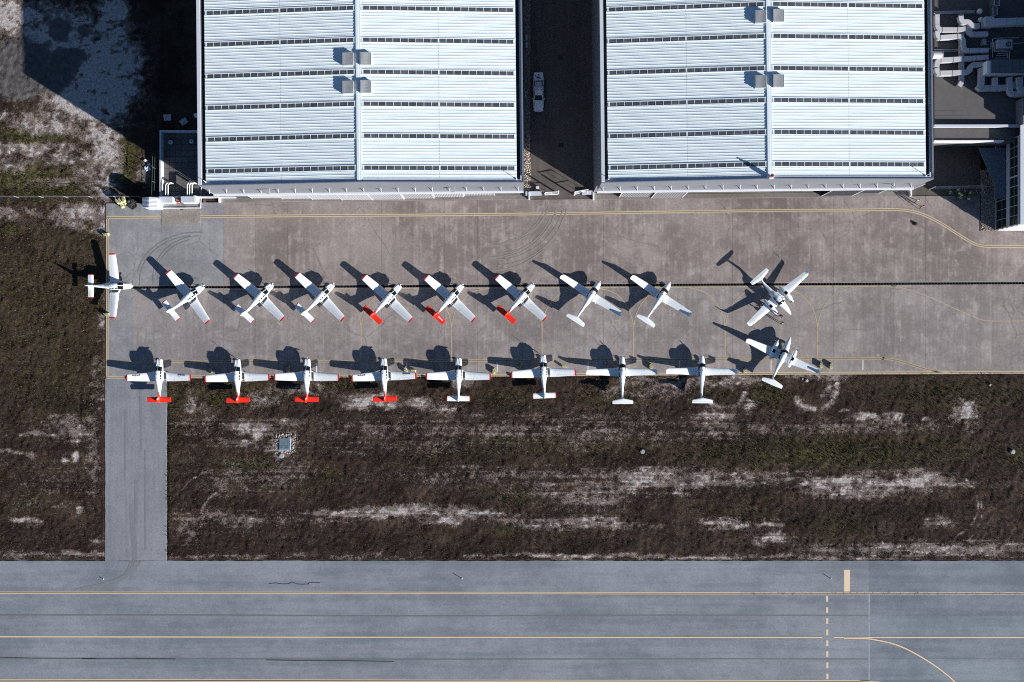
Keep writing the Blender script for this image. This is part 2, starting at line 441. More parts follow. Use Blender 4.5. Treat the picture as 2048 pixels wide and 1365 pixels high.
GREEN = [(1650, 905, 260, 30, .75), (1120, 898, 260, 24, .35), (940, 905, 120, 24, .4), (450, 785, 100, 26, .6), (350, 800, 24, 60, .6), (430, 800, 20, 16, .9), (100, 610, 120, 190, .42),
         (120, 780, 90, 60, .45), (1900, 790, 140, 30, .5), (1540, 790, 40, 22, .8), (1000, 800, 70, 20, .5), (1240, 790, 70, 24, .5), (1420, 790, 40, 18, .6), (700, 770, 60, 14, .5),
         (1180, 800, 20, 16, .6), (500, 930, 60, 14, .6), (660, 950, 16, 14, .9), (615, 980, 12, 10, .6), (1030, 995, 30, 14, .7), (1010, 1065, 30, 14, .6), (1500, 1030, 60, 20, .4), (1680, 1050, 60, 24, .45),
         (1560, 900, 40, 10, .6), (1820, 915, 70, 22, .6), (2030, 915, 30, 22, .7), (245, 320, 32, 50, 1.0), (60, 275, 80, 16, 1.0), (50, 355, 100, 24, 1.0), (110, 380, 90, 18, .9), (150, 345, 40, 20, .7),
         (150, 260, 40, 14, .5), (15, 460, 30, 10, .9), (100, 405, 90, 8, .6), (60, 1010, 60, 20, .35), (190, 560, 16, 130, .5), (330, 960, 20, 120, .35), (1500, 880, 50, 10, .5), (1512, 932, 14, 8, .8)]
GREY = [(40, 120, 70, 45, .8), (100, 150, 50, 34, .9), (20, 175, 60, 30, .75), (135, 118, 36, 24, .9), (120, 60, 24, 22, .8), (165, 60, 14, 14, .7), (70, 215, 40, 20, .35), (85, 235, 14, 12, .4)]

def cover(PX, PY):
    wx = PX + 26 * (fbm(PX / 40, PY / 40, 5) - .5) + 10 * (fbm(PX / 11, PY / 11, 8) - .5)
    wy = PY + 18 * (fbm(PX / 34, PY / 22, 15) - .5) + 7 * (fbm(PX / 10, PY / 8, 18) - .5)
    def acc(L):
        a = np.zeros_like(PX)
        for x, y, rx, ry, m in L:
            d = ((wx - x) / rx) ** 2 + ((wy - y) / ry) ** 2
            a = np.maximum(a, m * np.exp(-0.5 * d * d * 0.5 - 0.35 * d))
        return a
    soil = acc(SOIL)
    # wheel ruts: circles turned by mowers at either end of the strip
    for (cx, cy, r, w, a0, a1, m) in ((1890, 1010, 66, 2.0, -.9, 1.2, .55), (1880, 1020, 84, 1.6, -.2, 1.1, .5), (440, 1030, 90, 2.0, -2.6, -1.3, .5), (470, 1045, 70, 2, -2.9, -1.2, .45),
                                      (1450, 775, 42, 5, .2, 2.4, .5), (1630, 775, 44, 6, -.2, 2.7, .6), (1640, 770, 20, 5, -.3, 1.6, .5), (120, 170, 120, 4, -.6, 1.1, .5), (130, 180, 134, 3, -.7, 1.0, .45),
                                      (110, 175, 150, 3, -.6, .9, .4), (0, 1000, 60, 2, -.6, .4, .3)):
        d = np.hypot(PX - cx, PY - cy); an = np.arctan2(PY - cy, PX - cx)
        inside = (an > a0) & (an < a1)
        soil = np.maximum(soil, np.where(inside, m * np.exp(-((d - r) / w) ** 2), 0))
    row = fbm(PX / 120, PY / 3.2, 31, 3)
    n1 = fbm(PX / 30, PY / 13, 81, 3); n2 = fbm(PX / 9, PY / 6.5, 91, 3); n3 = fbm(PX / 3.6, PY / 3.2, 101, 2)
    strip = np.clip((PY - 780) / 60, 0, 1)
    root = np.sqrt(np.clip(soil, 0, 1))
    soil = soil * (.30 + 1.45 * n1) + root * ((n2 - .5) * 1.25 + (n3 - .5) * .55 + strip * (row - .5) * .9)
    soil = soil * (1 - .22 * strip)
    soil = soil + 0.10 * (fbm(PX / 90, PY / 24, 21) - .5) + 0.18 * (row - .5) * strip + .12 * (n2 - .5)
    green = acc(GREEN) + .25 * (fbm(PX / 60, PY / 40, 41) - .45)
    grey = acc(GREY)
    return np.clip(soil, 0, 1.2), np.clip(green, 0, 1), np.clip(grey, 0, 1)

TAXI_Y = 1122.0
def north_y(x): return 396 - (x - 1024) * 0.0092
def drain_y(x): return 571.5 - (x - 1024) * 0.0050
def south_y(x): return 752.5 - (x - 1024) * 0.0062

def paved(PX, PY):
    """signed distance (px, >0 inside) to the paved areas"""
    a = np.minimum.reduce([PX - 211.5, PY - (north_y(PX) + 4), south_y(PX) - PY])
    b = PY - TAXI_Y
    c = np.minimum.reduce([PX - 210.5, 333 - PX, PY - 700])
    d = np.minimum.reduce([PX - 325, 420 - (PY - 0), PY + 4000])
    return np.maximum.reduce([a, b, c, d])

def axis(lo, hi, step, far):
    inner = np.arange(lo, hi + step / 2, step)
    g = step; out_hi = []; out_lo = []; x = 0
    while x < far:
        g *= 1.35; x += g; out_hi.append(inner[-1] + x); out_lo.append(inner[0] - x)
    return np.concatenate([out_lo[::-1], inner, out_hi])

xs = axis(-90, 90, 0.25, 5000); ys = axis(-66, 62, 0.25, 5000)
GX, GY = np.meshgrid(xs, ys)
PX = GX * PPM + 1024; PY = 682.5 - GY * PPM
soil, green, grey = cover(PX, PY)
sd = paved(PX, PY)
tuft = fbm(GX / 0.55, GY / 0.55, 61, 3, .6) - .5
hum = fbm(GX / 3.0, GY / 3.0, 71, 3) - .5
Z = 0.0 + (0.30 * tuft + 0.22 * hum) * np.clip(1.1 - soil, .15, 1)
Z = Z * np.clip((-sd - 1) / 10, 0.1, 1) - 0.02
Z = np.where(sd > -1.2, -0.16, Z)
Z = np.where((np.abs(GX) > 100) | (np.abs(GY) > 75), -0.05, Z)
nx_, ny_ = len(xs), len(ys)
me = bpy.data.meshes.new("ground")
verts = np.stack([GX.ravel(), GY.ravel(), Z.ravel()], 1)
idx = np.arange(nx_ * ny_).reshape(ny_, nx_)
quads = np.stack([idx[:-1, :-1].ravel(), idx[:-1, 1:].ravel(), idx[1:, 1:].ravel(), idx[1:, :-1].ravel()], 1)
me.vertices.add(len(verts)); me.vertices.foreach_set("co", verts.ravel())
me.loops.add(quads.size); me.loops.foreach_set("vertex_index", quads.ravel())
me.polygons.add(len(quads)); me.polygons.foreach_set("loop_start", np.arange(0, quads.size, 4))
me.update()
ca = me.color_attributes.new("cover", 'FLOAT_COLOR', 'POINT')
ca.data.foreach_set("color", np.stack([soil.ravel(), green.ravel(), grey.ravel(), np.ones(soil.size)], 1).ravel())
me.materials.append(M_GROUND)
me.polygons.foreach_set("use_smooth", [True] * len(me.polygons))
tag(link("ground", me), kind='structure')

# tufts of dry grass and weeds (nobody could count them)
def tufts(name, n, xr, yr, hfun, mats, pick):
    px = rng.uniform(*xr, n); py = rng.uniform(*yr, n)
    so, gr, gy = cover(px, py)
    keep = (paved(px, py) < -1.4 + rng.random(n) ** 3 * 3.2) & (rng.random(n) < pick(so, gr, gy, px, py))
    px, py, so, gr = px[keep], py[keep], so[keep], gr[keep]
    n = len(px)
    wx = (px - 1024) / PPM; wy = (682.5 - py) / PPM
    h = hfun(so, gr) * rng.uniform(.6, 1.5, n)
    V = []; F = []; MI = []
    k = 4
    for j in range(k):
        a = rng.uniform(0, 2 * np.pi, n); w = h * rng.uniform(.35, .6, n); lean = h * rng.uniform(.5, 1.3, n)
        dx, dy = np.cos(a), np.sin(a)
        p0 = np.stack([wx - dy * w * .5, wy + dx * w * .5, np.full(n, -.03)], 1)
        p1 = np.stack([wx + dy * w * .5, wy - dx * w * .5, np.full(n, -.03)], 1)
        p2 = np.stack([wx + dx * lean, wy + dy * lean, h], 1)
        V.append(np.stack([p0, p1, p2], 1).reshape(-1, 3))
        MI.append((rng.random(n) < np.clip(gr * 1.1, .05, .95)).astype(int) + np.where(rng.random(n) < .10 + .25 * so, 2, 0))
    V = np.concatenate(V); MI = np.clip(np.concatenate(MI), 0, 2)
    m = bpy.data.meshes.new(name)
    m.vertices.add(len(V)); m.vertices.foreach_set("co", V.ravel())
    m.loops.add(len(V)); m.loops.foreach_set("vertex_index", np.arange(len(V)))
    m.polygons.add(len(V) // 3); m.polygons.foreach_set("loop_start", np.arange(0, len(V), 3))
    for q in mats: m.materials.append(q)
    m.polygons.foreach_set("material_index", MI); m.update()
    return tag(link(name, m), kind='stuff')

M_G1 = plain("dry_brown_blades", (0.052, 0.036, 0.027), 0.95, 0, 0.5, 0.8, 0.1)
M_G2 = plain("olive_blades", (0.050, 0.050, 0.018), 0.95, 0, 0.5, 0.6, 0.1)
M_G3 = plain("straw_blades", (0.125, 0.10, 0.083), 0.95, 0, 0.3, 0.6, 0.1)
tufts("grass", 90000, (-40, 2090), (380, 1125), lambda s, g: .10 + .10 * g, [M_G1, M_G2, M_G3], lambda s, g, y, px, py: np.clip(.95 - 1.2 * s, 0, 1))
tufts("weeds", 9000, (-40, 420), (-30, 400), lambda s, g: .10 + .10 * g, [M_G1, M_G2, M_G3], lambda s, g, y, px, py: np.clip(.8 - 1.2 * s - y, 0, 1))

# ------------------------------------------------------------------ pavements
def quad_slab(pts, z1, z0=-0.35):
    P = [W(*p) for p in pts]
    return MB().prism([(p.x, p.y) for p in P], z0, z1)

apron = tag(bpy.data.objects.new("apron", None), kind='structure'); COL.objects.link(apron)
colx = [211.5, 266, 322, 386, 447, 511, 575, 638, 700, 763, 826, 889, 955, 1018, 1082, 1146, 1207, 1272, 1336, 1400, 1465, 1530, 1598, 1667, 1726, 1788, 1851, 1918, 1984,
        2050, 2114, 2178, 2242, 2306, 2370, 2434]
g = 0.11
for i in range(len(colx) - 1):
    a, b = colx[i] + g, colx[i + 1] - g
    yn = lambda x: (north_y(x) + 4)
    blue = b < 448
    if a > 1988: yn = lambda x: 463
    quad_slab([(a, yn(a)), (b, yn(b)), (b, drain_y(b) - 4.2), (a, drain_y(a) - 4.2)], 0).build("slab", M_CONC_BLUE if blue else M_CONC, apron)
    quad_slab([(a, drain_y(a) + 2.6), (b, drain_y(b) + 2.6), (b, south_y(b)), (a, south_y(a))], 0).build("slab", M_CONC_BLUE if b < 300 else M_CONC, apron)
# drain channel with pale kerb
x0, x1 = 258, 2434
quad_slab([(x0, drain_y(x0) - 4.0), (x1, drain_y(x1) - 4.0), (x1, drain_y(x1) - 2.4), (x0, drain_y(x0) - 2.4)], 0.012).build("drain_kerb", plain("drain_kerb_concrete", (0.26, 0.26, 0.27), .9, 0, .2), apron)
quad_slab([(211.5, drain_y(211) - 4.0), (x0 - .3, drain_y(x0) - 4.0), (x0 - .3, drain_y(x0) + 2.4), (211.5, drain_y(211) + 2.4)], 0).build("slab", M_CONC_BLUE, apron)
mb = MB()
a, b = W(x0, drain_y(x0) + .1), W(x1, drain_y(x1) + .1)
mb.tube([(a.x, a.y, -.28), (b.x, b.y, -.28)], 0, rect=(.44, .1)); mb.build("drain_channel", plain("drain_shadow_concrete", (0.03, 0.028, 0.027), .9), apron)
mb = MB()
for k in range(int((x1 - x0) / 6)):
    x = x0 + 3 + 6 * k; p = W(x, drain_y(x) + .1)
    mb.box((p.x, p.y, -.05), (.05, .42, .03))
mb.build("drain_grating", M_DARK, apron)

def ragged(p, q, amp=.7, step=9):
    n = max(2, int(math.hypot(q[0] - p[0], q[1] - p[1]) / step)); L = math.hypot(q[0] - p[0], q[1] - p[1]); nx, ny = -(q[1] - p[1]) / L, (q[0] - p[0]) / L
    return [(p[0] + (q[0] - p[0]) * i / n + nx * random.uniform(-amp, amp), p[1] + (q[1] - p[1]) * i / n + ny * random.uniform(-amp, amp)) for i in range(1, n)]
ra, rb, rc, rd = (210.5, south_y(211) + .3), (333, south_y(333) + .3), (333, TAXI_Y - .3), (210.5, TAXI_Y - .3)
road = tag(quad_slab([ra, rb] + ragged(rb, rc) + [rc, rd] + ragged(rd, ra), 0.0).build("access_road", M_ROAD), kind='structure')
taxi = tag(bpy.data.objects.new("taxiway", None), kind='structure'); COL.objects.link(taxi)
lanes = [TAXI_Y, 1186.5, 1231, 1274.5, 1318, 1362, 1440]
for i in range(len(lanes) - 1):
    for a, b, dk in ((-400, 1738, False), (1738, 2500, True)):
        d = 0.1
        top_ = ragged((a + d, lanes[i] + d), (b - d, lanes[i] + d), .6, 9) if i == 0 else []
        quad_slab([(a + d, lanes[i] + d)] + top_ + [(b - d, lanes[i] + d), (b - d, lanes[i + 1] - d), (a + d, lanes[i + 1] - d)], 0.0).build("asphalt_lane", M_TAXI_DARK if dk else M_TAXI, taxi)
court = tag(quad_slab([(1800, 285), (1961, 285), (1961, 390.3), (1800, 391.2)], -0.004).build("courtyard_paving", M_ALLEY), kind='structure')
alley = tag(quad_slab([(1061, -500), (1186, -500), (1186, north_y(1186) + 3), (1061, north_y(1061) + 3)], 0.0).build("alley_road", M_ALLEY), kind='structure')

def gravel(name, x0, x1, y0, y1, n, cols, size=.1):
    bed = quad_slab([(x0, y0), (x1, y0), (x1, y1), (x0, y1)], -0.03).build(name, plain(name + "_bed", (0.20, 0.17, 0.15), .95, 0, .3))
    tag(bed, kind='structure')
    mb = MB()
    for k in range(n):
        p = W(random.uniform(x0 + .5, x1 - .5), random.uniform(y0 + .5, y1 - .5)); s = size * random.uniform(.6, 1.6)
        z = -.05
        a = [random.uniform(.6, 1.2) * s for _ in range(5)]
        mb.add([(p.x - a[0], p.y - a[1], z), (p.x + a[2], p.y - a[0], z), (p.x + a[3], p.y + a[2], z), (p.x - a[1], p.y + a[3], z),
                (p.x + random.uniform(-.3, .3) * s, p.y + random.uniform(-.3, .3) * s, z + a[4] * 1.2)], [(0, 1, 4), (1, 2, 4), (2, 3, 4), (3, 0, 4)], random.randrange(len(cols)))
    o = mb.build("stones", cols, bed); o['kind'] = 'stuff'
ST = [plain("stone_pale", (0.42, 0.36, 0.30), .9, 0, .2), plain("stone_tan", (0.33, 0.25, 0.19), .9, 0, .2), plain("stone_grey", (0.22, 0.21, 0.20), .9, 0, .2)]
gravel("gravel_strip", 1047, 1060.5, -120, 392, 2600, ST, .10)
gravel("gravel_bed", 1961.5, 1990, 340, 462.5, 1500, ST, .10)

# ------------------------------------------------------------------ painted markings (sheets, 4 mm up)
def line(pts, w, mat, parent, name, z=0.006, smooth=False):
    if smooth: pts = catmull(pts, 8)
    P = [W(*p) for p in pts]
    mb = MB(); L = []; Rr = []
    for i, p in enumerate(P):
        t = (P[min(i + 1, len(P) - 1)] - P[max(i - 1, 0)]).normalized()
        nrm = Vector((-t.y, t.x, 0)) * (w / 2)
        L.append((p.x + nrm.x, p.y + nrm.y, z)); Rr.append((p.x - nrm.x, p.y - nrm.y, z))
    n = len(P)
    mb.add(L + Rr, [(n + i, n + i + 1, i + 1, i) for i in range(n - 1)])
    return mb.build(name, mat, parent)
def offset(pts, d):
    out = []
    for i, p in enumerate(pts):
        a, b = pts[max(i - 1, 0)], pts[min(i + 1, len(pts) - 1)]
        tx, ty = b[0] - a[0], b[1] - a[1]; l = math.hypot(tx, ty)
        out.append((p[0] - ty / l * d, p[1] + tx / l * d))
    return out
def double(pts, gap, w, mat, parent, name, smooth=True, under=None):
    if smooth: pts = catmull(pts, 8)
    if under: line(pts, (gap + w * PPM * 1.25) / PPM, under, parent, "line_backing", 0.003)
    line(offset(pts, -gap / 2), w, mat, parent, name, 0.008); line(offset(pts, gap / 2), w, mat, parent, name, 0.008)
def c35(L): return [(x / 3.5 + 1600, y / 3.5 + 390) for x, y in L]
M_TARB = plain("yellow_line_backing", (0.19, 0.145, 0.11), .9, 0, .3)
top = [(213, 435.5), (600, 432), (900, 430), (1200, 426.5), (1500, 422), (1700, 420.5)] + c35([(560, 104), (640, 103), (720, 106), (800, 120), (880, 146), (980, 196), (1080, 260), (1180, 322), (1240, 350), (1300, 361), (1360, 363), (1568, 363), (2400, 363)])
double(top, 3.6, .15, M_YEL, apron, "yellow_edge_line", under=M_TARB)
bot = [(213, 755), (600, 753), (1024, 750.5), (1500, 747.5), (2048, 745), (2430, 743)]
double(bot, 3.6, .15, M_YEL, apron, "yellow_edge_line", under=M_TARB)
mid = [(219, 724.5), (600, 723), (1024, 721), (1500, 718.5)] + c35([(500, 1146), (580, 1147), (660, 1155), (740, 1176), (820, 1203), (900, 1224), (980, 1236), (1060, 1240)])
double(mid, 3.4, .13, M_YEL_F, apron, "yellow_stand_line", under=M_TARB)
double([(214.8, 437), (214.8, 600), (214.4, 753)], 3.4, .15, M_YEL, apron, "yellow_side_line", smooth=False, under=M_TARB)
line([(455, drain_y(455) + 5), (900, drain_y(900) + 5), (1400, drain_y(1400) + 5), (1760, drain_y(1760) + 5)] + c35([(640, 637), (720, 653), (820, 684), (920, 722), (1060, 785), (1180, 838), (1270, 874), (1340, 883), (1568, 883), (2300, 882)]),
     .15, M_YEL_F, apron, "yellow_guide_line", 0.006, True)
for k, xs_ in enumerate((722, 903, 1084, 1267, 1450, 1635)):
    y0 = drain_y(xs_) + 5.2
    line([(xs_, 719), (xs_, 646)], .2, M_YEL_F, apron, "yellow_lead_line", 0.0075)
    for sgn in (-1, 1):
        line([(xs_ + sgn * 1.0, 652), (xs_ + sgn * 3, 638), (xs_ + sgn * 10, 618), (xs_ + sgn * 25, 597), (xs_ + sgn * 45, 583), (xs_ + sgn * 75, y0)], .15, M_YEL_F, apron, "yellow_lead_line", 0.0105 + .001 * sgn, True)
for x in (633, 813, 994.5, 1176, 1358.5, 1542, 1725.7):
    line([(x, south_y(x) - 28), (x, south_y(x) - 8)], .17, M_WHT_LINE, apron, "white_stand_mark", 0.010)
# taxiway
double([(-400, 1185.8), (800, 1186.2), (1480, 1187)], 3.0, .115, M_YEL_T, taxi, "taxi_edge_line", smooth=False, under=M_BLK_LINE)
double([(1480.2, 1187), (2490, 1187.4)], 3.0, .13, M_YEL_W, taxi, "taxi_edge_line", smooth=False, under=M_BLK_LINE)
double([(-400, 1360), (800, 1362), (1660, 1363), (1720, 1364), (1780, 1368), (1900, 1380)], 3.2, .12, M_YEL_T, taxi, "taxi_edge_line", under=M_BLK_LINE)
for pts in ([(-400, 1273), (0, 1274), (800, 1275), (1645, 1275.5)], [(1667, 1275.5), (2490, 1275.5)]):
    line(pts, .30, M_BLK_LINE, taxi, "line_backing", 0.004)
    line(pts, .20, M_YEL_T, taxi, "taxi_centre_line", 0.009)
cu = [(x / 3.737 + 1500, y / 3.737 + 1100) for x, y in ((700, 661), (860, 664), (940, 674), (1060, 700), (1160, 738), (1260, 790), (1360, 852), (1450, 917), (1535, 992), (1640, 1110))]
line(cu, .32, M_BLK_LINE, taxi, "line_backing", 0.012, True); line(cu, .22, M_YEL_T, taxi, "taxi_curve_line", 0.016, True)
for y0, y1 in ((345, 388), (430, 471), (512, 554), (595, 638), (677, 720), (758, 801), (842, 885), (925, 967)):
    x = 1653.8 + y0 * .001
    line([(x, y0 / 3.737 + 1100), (x, y1 / 3.737 + 1100)], .33, M_YEL_T, taxi, "holding_dash", 0.006)
line([(1694, 1140), (1694, 1183.5)], 1.0, M_YEL_T, taxi, "holding_block", 0.006)
# filled cracks and tar seams in the asphalt
M_TAR = plain("tar_seam", (0.022, 0.021, 0.022), .7)
for pts, w in (([(538, 1167.5), (552, 1166.5), (566, 1168.5), (578, 1168), (584, 1164.5), (594, 1168.5), (606, 1169), (617, 1168.5), (619, 1165), (628, 1165.5), (640, 1166)], .1),
               ([(0, 1315), (60, 1316.5), (170, 1317), (195, 1318), (300, 1318), (352, 1318.5)], .07), ([(533, 1320.3), (600, 1321.8), (700, 1322), (788, 1323.5)], .1),
               ([(164, 1317.6), (192, 1318)], .12), ([(272, 1318), (350, 1318.6)], .1)):
    line(pts, w, M_TAR, taxi, "tar_seam", 0.02)
M_SEAM = worn_paint("dark_lane_seam", (0.125, 0.134, 0.148), (0.165, 0.17, 0.185), 0.5)
for y_ in (1231, 1318): line([(-400, y_), (300, y_ - .6), (800, y_ + 1), (1300, y_), (1738, y_ + .3)], .24, M_SEAM, taxi, "lane_seam", 0.003, True)
line([(1738.5, 1189), (1738.5, 1440)], .3, worn_paint("pale_lane_seam", (.26, .28, .32), (.19, .2, .225), .5), taxi, "lane_seam", 0.0035)
# tyre scuffs on the apron
M_SCUFF = worn_paint("tyre_scuff", (0.165, 0.158, 0.160), (0.215, 0.212, 0.218), 0.56)
M_SCUFL = worn_paint("pale_scuff", (0.255, 0.222, 0.208), (0.22, 0.19, 0.18), 0.56)
def arc(cx, cy, rx, ry, a0, a1, n=22): return [(cx + rx * math.cos(R(a0 + (a1 - a0) * i / n)), cy + ry * math.sin(R(a0 + (a1 - a0) * i / n))) for i in range(n + 1)]
for a in (arc(395, 560, 121, 95, 190, 275), arc(397, 562, 118, 91, 175, 262), arc(402, 556, 96, 84, 170, 268), arc(404, 557, 93, 80, 185, 255)):
    line(a, .16, M_SCUFF, apron, "tyre_mark", 0.012)
for k in range(9):
    line(arc(985 + random.uniform(-8, 8), 395 + random.uniform(-5, 5), 105 + 6 * k, 88 + 7 * k, 8 + random.uniform(0, 12), 88 + random.uniform(-15, 20)), random.uniform(.12, .3), M_SCUFL, apron, "tyre_mark", 0.011 + .0006 * k)
M_RUB = worn_paint("rubber_streak", (0.168, 0.177, 0.192), (0.196, 0.208, 0.228), 0.54)
for x0_, dx, y0_, y1_, w in ((262, 6, 1010, 1121, .5), (268, 3, 1050, 1119, .7), (272, -2, 960, 1080, .4), (250, 0, 820, 960, .35), (290, 1, 900, 1100, .3), (281, 2, 780, 900, .35)):
    line([(x0_, y0_), (x0_ + dx * .4, (y0_ + y1_) / 2), (x0_ + dx, y1_)], w, M_RUB, road, "tyre_mark", 0.006 + w * .004, True)
for k in range(5):
    line([(262 + 5 * k, 1122.5), (256 + 3 * k, 1140), (240 - 4 * k, 1162), (205 - 14 * k, 1180)], random.uniform(.2, .45), M_RUB, taxi, "tyre_mark", 0.012 + .0006 * k, True)
# concrete pad in front of the yard
pad = tag(quad_slab([(323, 417), (401, 416.5), (401, 451), (323, 451.5)], 0.03).build("concrete_pad", M_PAD), kind='structure')
# ------------------------------------------------------------------ hangars
def hangar(origin, width, rot, depth, label, strips, vents, doors, mast, floodlights, rails, opening=None, corner_posts=True):
    """origin: front-left ground corner of the main wall; u to the east, v to the north"""
    t = thing("hangar", label, "hangar", origin, R(rot), "white roofed hangars north of the apron")
    HE, HR = 11.72, 13.15                      # roof height at eaves and ridge
    mid = width / 2
    zr = lambda u: HE + (HR - HE) * (1 - abs(u - mid) / (mid - 1.0))
    ov = 1.0                                   # the upper front stands this far out
    # walls
    MB().span(0, .25, 0, depth, 0, 12).build("wall", M_CLAD, t)
    MB().span(width - .25, width, 0, depth, 0, 12).build("wall", M_CLAD, t)
    MB().span(.25, width - .25, depth - .25, depth, 0, 12).build("wall", M_CLAD, t)
    MB().span(.25, width - .25, .02, depth - .25, -.2, .005).build("floor", M_PAD, t)
    a, b = opening if opening else (width - .25, width - .25)
    MB().span(.25, a, 0, .22, .0, 6.2).build("front_wall", M_CLAD, t)
    if opening: MB().span(b, width - .25, 0, .22, .0, 6.2).build("front_wall", M_CLAD, t)
    # upper front
    mb = MB()
    f = lambda v0, v1, z0, dz: [(0, v0, z0), (mid, v0, z0), (width, v0, z0), (width, v1, z0), (mid, v1, z0), (0, v1, z0),
                                (0, v0, 12.0 + dz), (mid, v0, 13.40 + dz), (width, v0, 12.0 + dz), (width, v1, 12.0 + dz), (mid, v1, 13.40 + dz), (0, v1, 12.0 + dz)]
    mb.add(f(-ov, -ov + .12, 6.0, 0), [(0, 1, 7, 6), (1, 2, 8, 7), (3, 4, 10, 9), (4, 5, 11, 10), (6, 7, 10, 11), (7, 8, 9, 10), (0, 6, 11, 5), (2, 3, 9, 8), (5, 4, 1, 0), (4, 3, 2, 1)])
    mb.build("front_fascia", M_CLAD, t)
    MB().span(.12, width - .12, -ov + .13, .2, 5.95, 6.1).build("soffit", M_GREY, t)
    MB().span(0, .12, -ov + .122, -.002, 6.1, 11.9).span(width - .12, width, -ov + .122, -.002, 6.1, 11.9).build("fascia_return", M_CLAD, t)
    MB().span(-.02, width + .02, -ov - .30, -ov - .002, 5.72, 5.98).build("ledge", M_LEDGE, t)
    MB().span(-.02, width + .02, -ov - .002, -ov + .125, 5.72, 5.9).build("ledge_back", M_GREY, t)
    # cap behind the front fascia
    mb = MB()
    for s in (0, 1):
        u0, u1 = (.13, mid - .45) if s == 0 else (mid + .45, width - .13)
        z0, z1 = (11.80, 13.2) if s == 0 else (13.2, 11.80)
        mb.hexa([(u0, -ov + .125, z0 - .1), (u1, -ov + .125, z1 - .1), (u1, -.5, z1 - .1), (u0, -.5, z0 - .1),
                 (u0, -ov + .125, z0), (u1, -ov + .125, z1), (u1, -.5, z1), (u0, -.5, z0)])
    mb.build("front_flashing", M_COPE, t)
    # roof sheets, two slopes, two lengths each
    e = 1.05
    for s in (0, 1):
        for q in (0, 1):
            ua, ub = (e + (mid - .3 - e) * q / 2, e + (mid - .3 - e) * (q + 1) / 2) if s == 0 else (mid + .3 + (mid - .3 - e) * q / 2, mid + .3 + (mid - .3 - e) * (q + 1) / 2)
            if q == 0: ub -= .02
            else: ua += .02
            MB().hexa([(ua, -.48, zr(ua) - .12), (ub, -.48, zr(ub) - .12), (ub, depth - .3, zr(ub) - .12), (ua, depth - .3, zr(ua) - .12),
                       (ua, -.48, zr(ua)), (ub, -.48, zr(ub)), (ub, depth - .3, zr(ub)), (ua, depth - .3, zr(ua))]).build("roof_sheet", M_ROOF, t)
        mb = MB()
        v = -.3
        u0, u1 = (e, mid - .36) if s == 0 else (mid + .36, width - e)
        while v < depth - .4:
            if not any(abs(v - sv) < .50 for sv in strips):
                w = .05; h = .038
                mb.add([(u0, v - w, zr(u0)), (u1, v - w, zr(u1)), (u1, v + w, zr(u1)), (u0, v + w, zr(u0)), (u0, v - .03, zr(u0) + h), (u1, v - .03, zr(u1) + h), (u1, v + .03, zr(u1) + h), (u0, v + .03, zr(u0) + h)],
                       [(4, 5, 6, 7), (0, 1, 5, 4), (2, 3, 7, 6), (3, 0, 4, 7), (1, 2, 6, 5)])
            v += .4855
        mb.build("roof_seams", M_RIB, t)['kind'] = 'stuff'
        # skylight strips, each a tray of panes
        for sv in strips:
            fr = MB()
            z = lambda u, d: zr(u) + d
            for v0, v1 in ((sv - .42, sv - .32), (sv + .32, sv + .42)):
                fr.hexa([(u0, v0, z(u0, .002)), (u1, v0, z(u1, .002)), (u1, v1, z(u1, .002)), (u0, v1, z(u0, .002)), (u0, v0, z(u0, .085)), (u1, v0, z(u1, .085)), (u1, v1, z(u1, .085)), (u0, v1, z(u0, .085))])
            n = 20; du = (u1 - u0 - .5) / n
            sky = None
            for k in range(n + 1):
                u = u0 + .25 + du * k; w = .11 if k in (0, 10, n) else .035
                fr.hexa([(u - w, sv - .32, z(u - w, .002)), (u + w, sv - .32, z(u + w, .002)), (u + w, sv + .32, z(u + w, .002)), (u - w, sv + .32, z(u - w, .002)),
                         (u - w, sv - .32, z(u - w, .06)), (u + w, sv - .32, z(u + w, .06)), (u + w, sv + .32, z(u + w, .06)), (u - w, sv + .32, z(u - w, .06))])
            sky = fr.build("skylight", M_RIB, t)
            for k in range(n):
                ua, ub = u0 + .25 + du * k + .05, u0 + .25 + du * (k + 1) - .05
                key = (origin[0], s, k)
                if key not in PANES:
                    m = MB().add([(ua, -.31, zr(ua) + .022), (ub, -.31, zr(ub) + .022), (ub, .31, zr(ub) + .022), (ua, .31, zr(ua) + .022),
                                  (ua, .0, zr(ua) + .045), (ub, .0, zr(ub) + .045)], [(0, 1, 5, 4), (4, 5, 2, 3)])
                    o = m.build("pane", M_PANE, sky, False, (0, sv, 0)); PANES[key] = o.data
                else:
                    link("pane", PANES[key], sky, (0, sv, 0))
    # ridge cap: a raised strip
    mb = MB().span(mid - .36, mid + .02, -.95, depth - .2, HR - .1, HR + .10).span(mid + .02, mid + .36, -.95, depth - .2, HR - .1, HR + .06)
    mb.build("ridge_cap", M_RIB, t)
    # side parapets with coping, gutter between
    for u0, u1, g0, g1 in ((0, .52, .52, 1.04), (width - .52, width, width - 1.04, width - .52)):
        zc = 12.0 if u0 == 0 else 11.7
        MB().span(u0, u1, -ov + .125, depth, zc, zc + .12).build("coping", M_COPE, t)
        MB().span(u0 + .1 if u0 == 0 else u0, u1 if u0 == 0 else u1 - .1, -.9, depth - .3, 10.9, zc).build("parapet", M_GUTTER, t)
        MB().span(g0, g1, -.4, depth - .3, 10.9, 11.0).build("gutter", M_GUTTER, t)
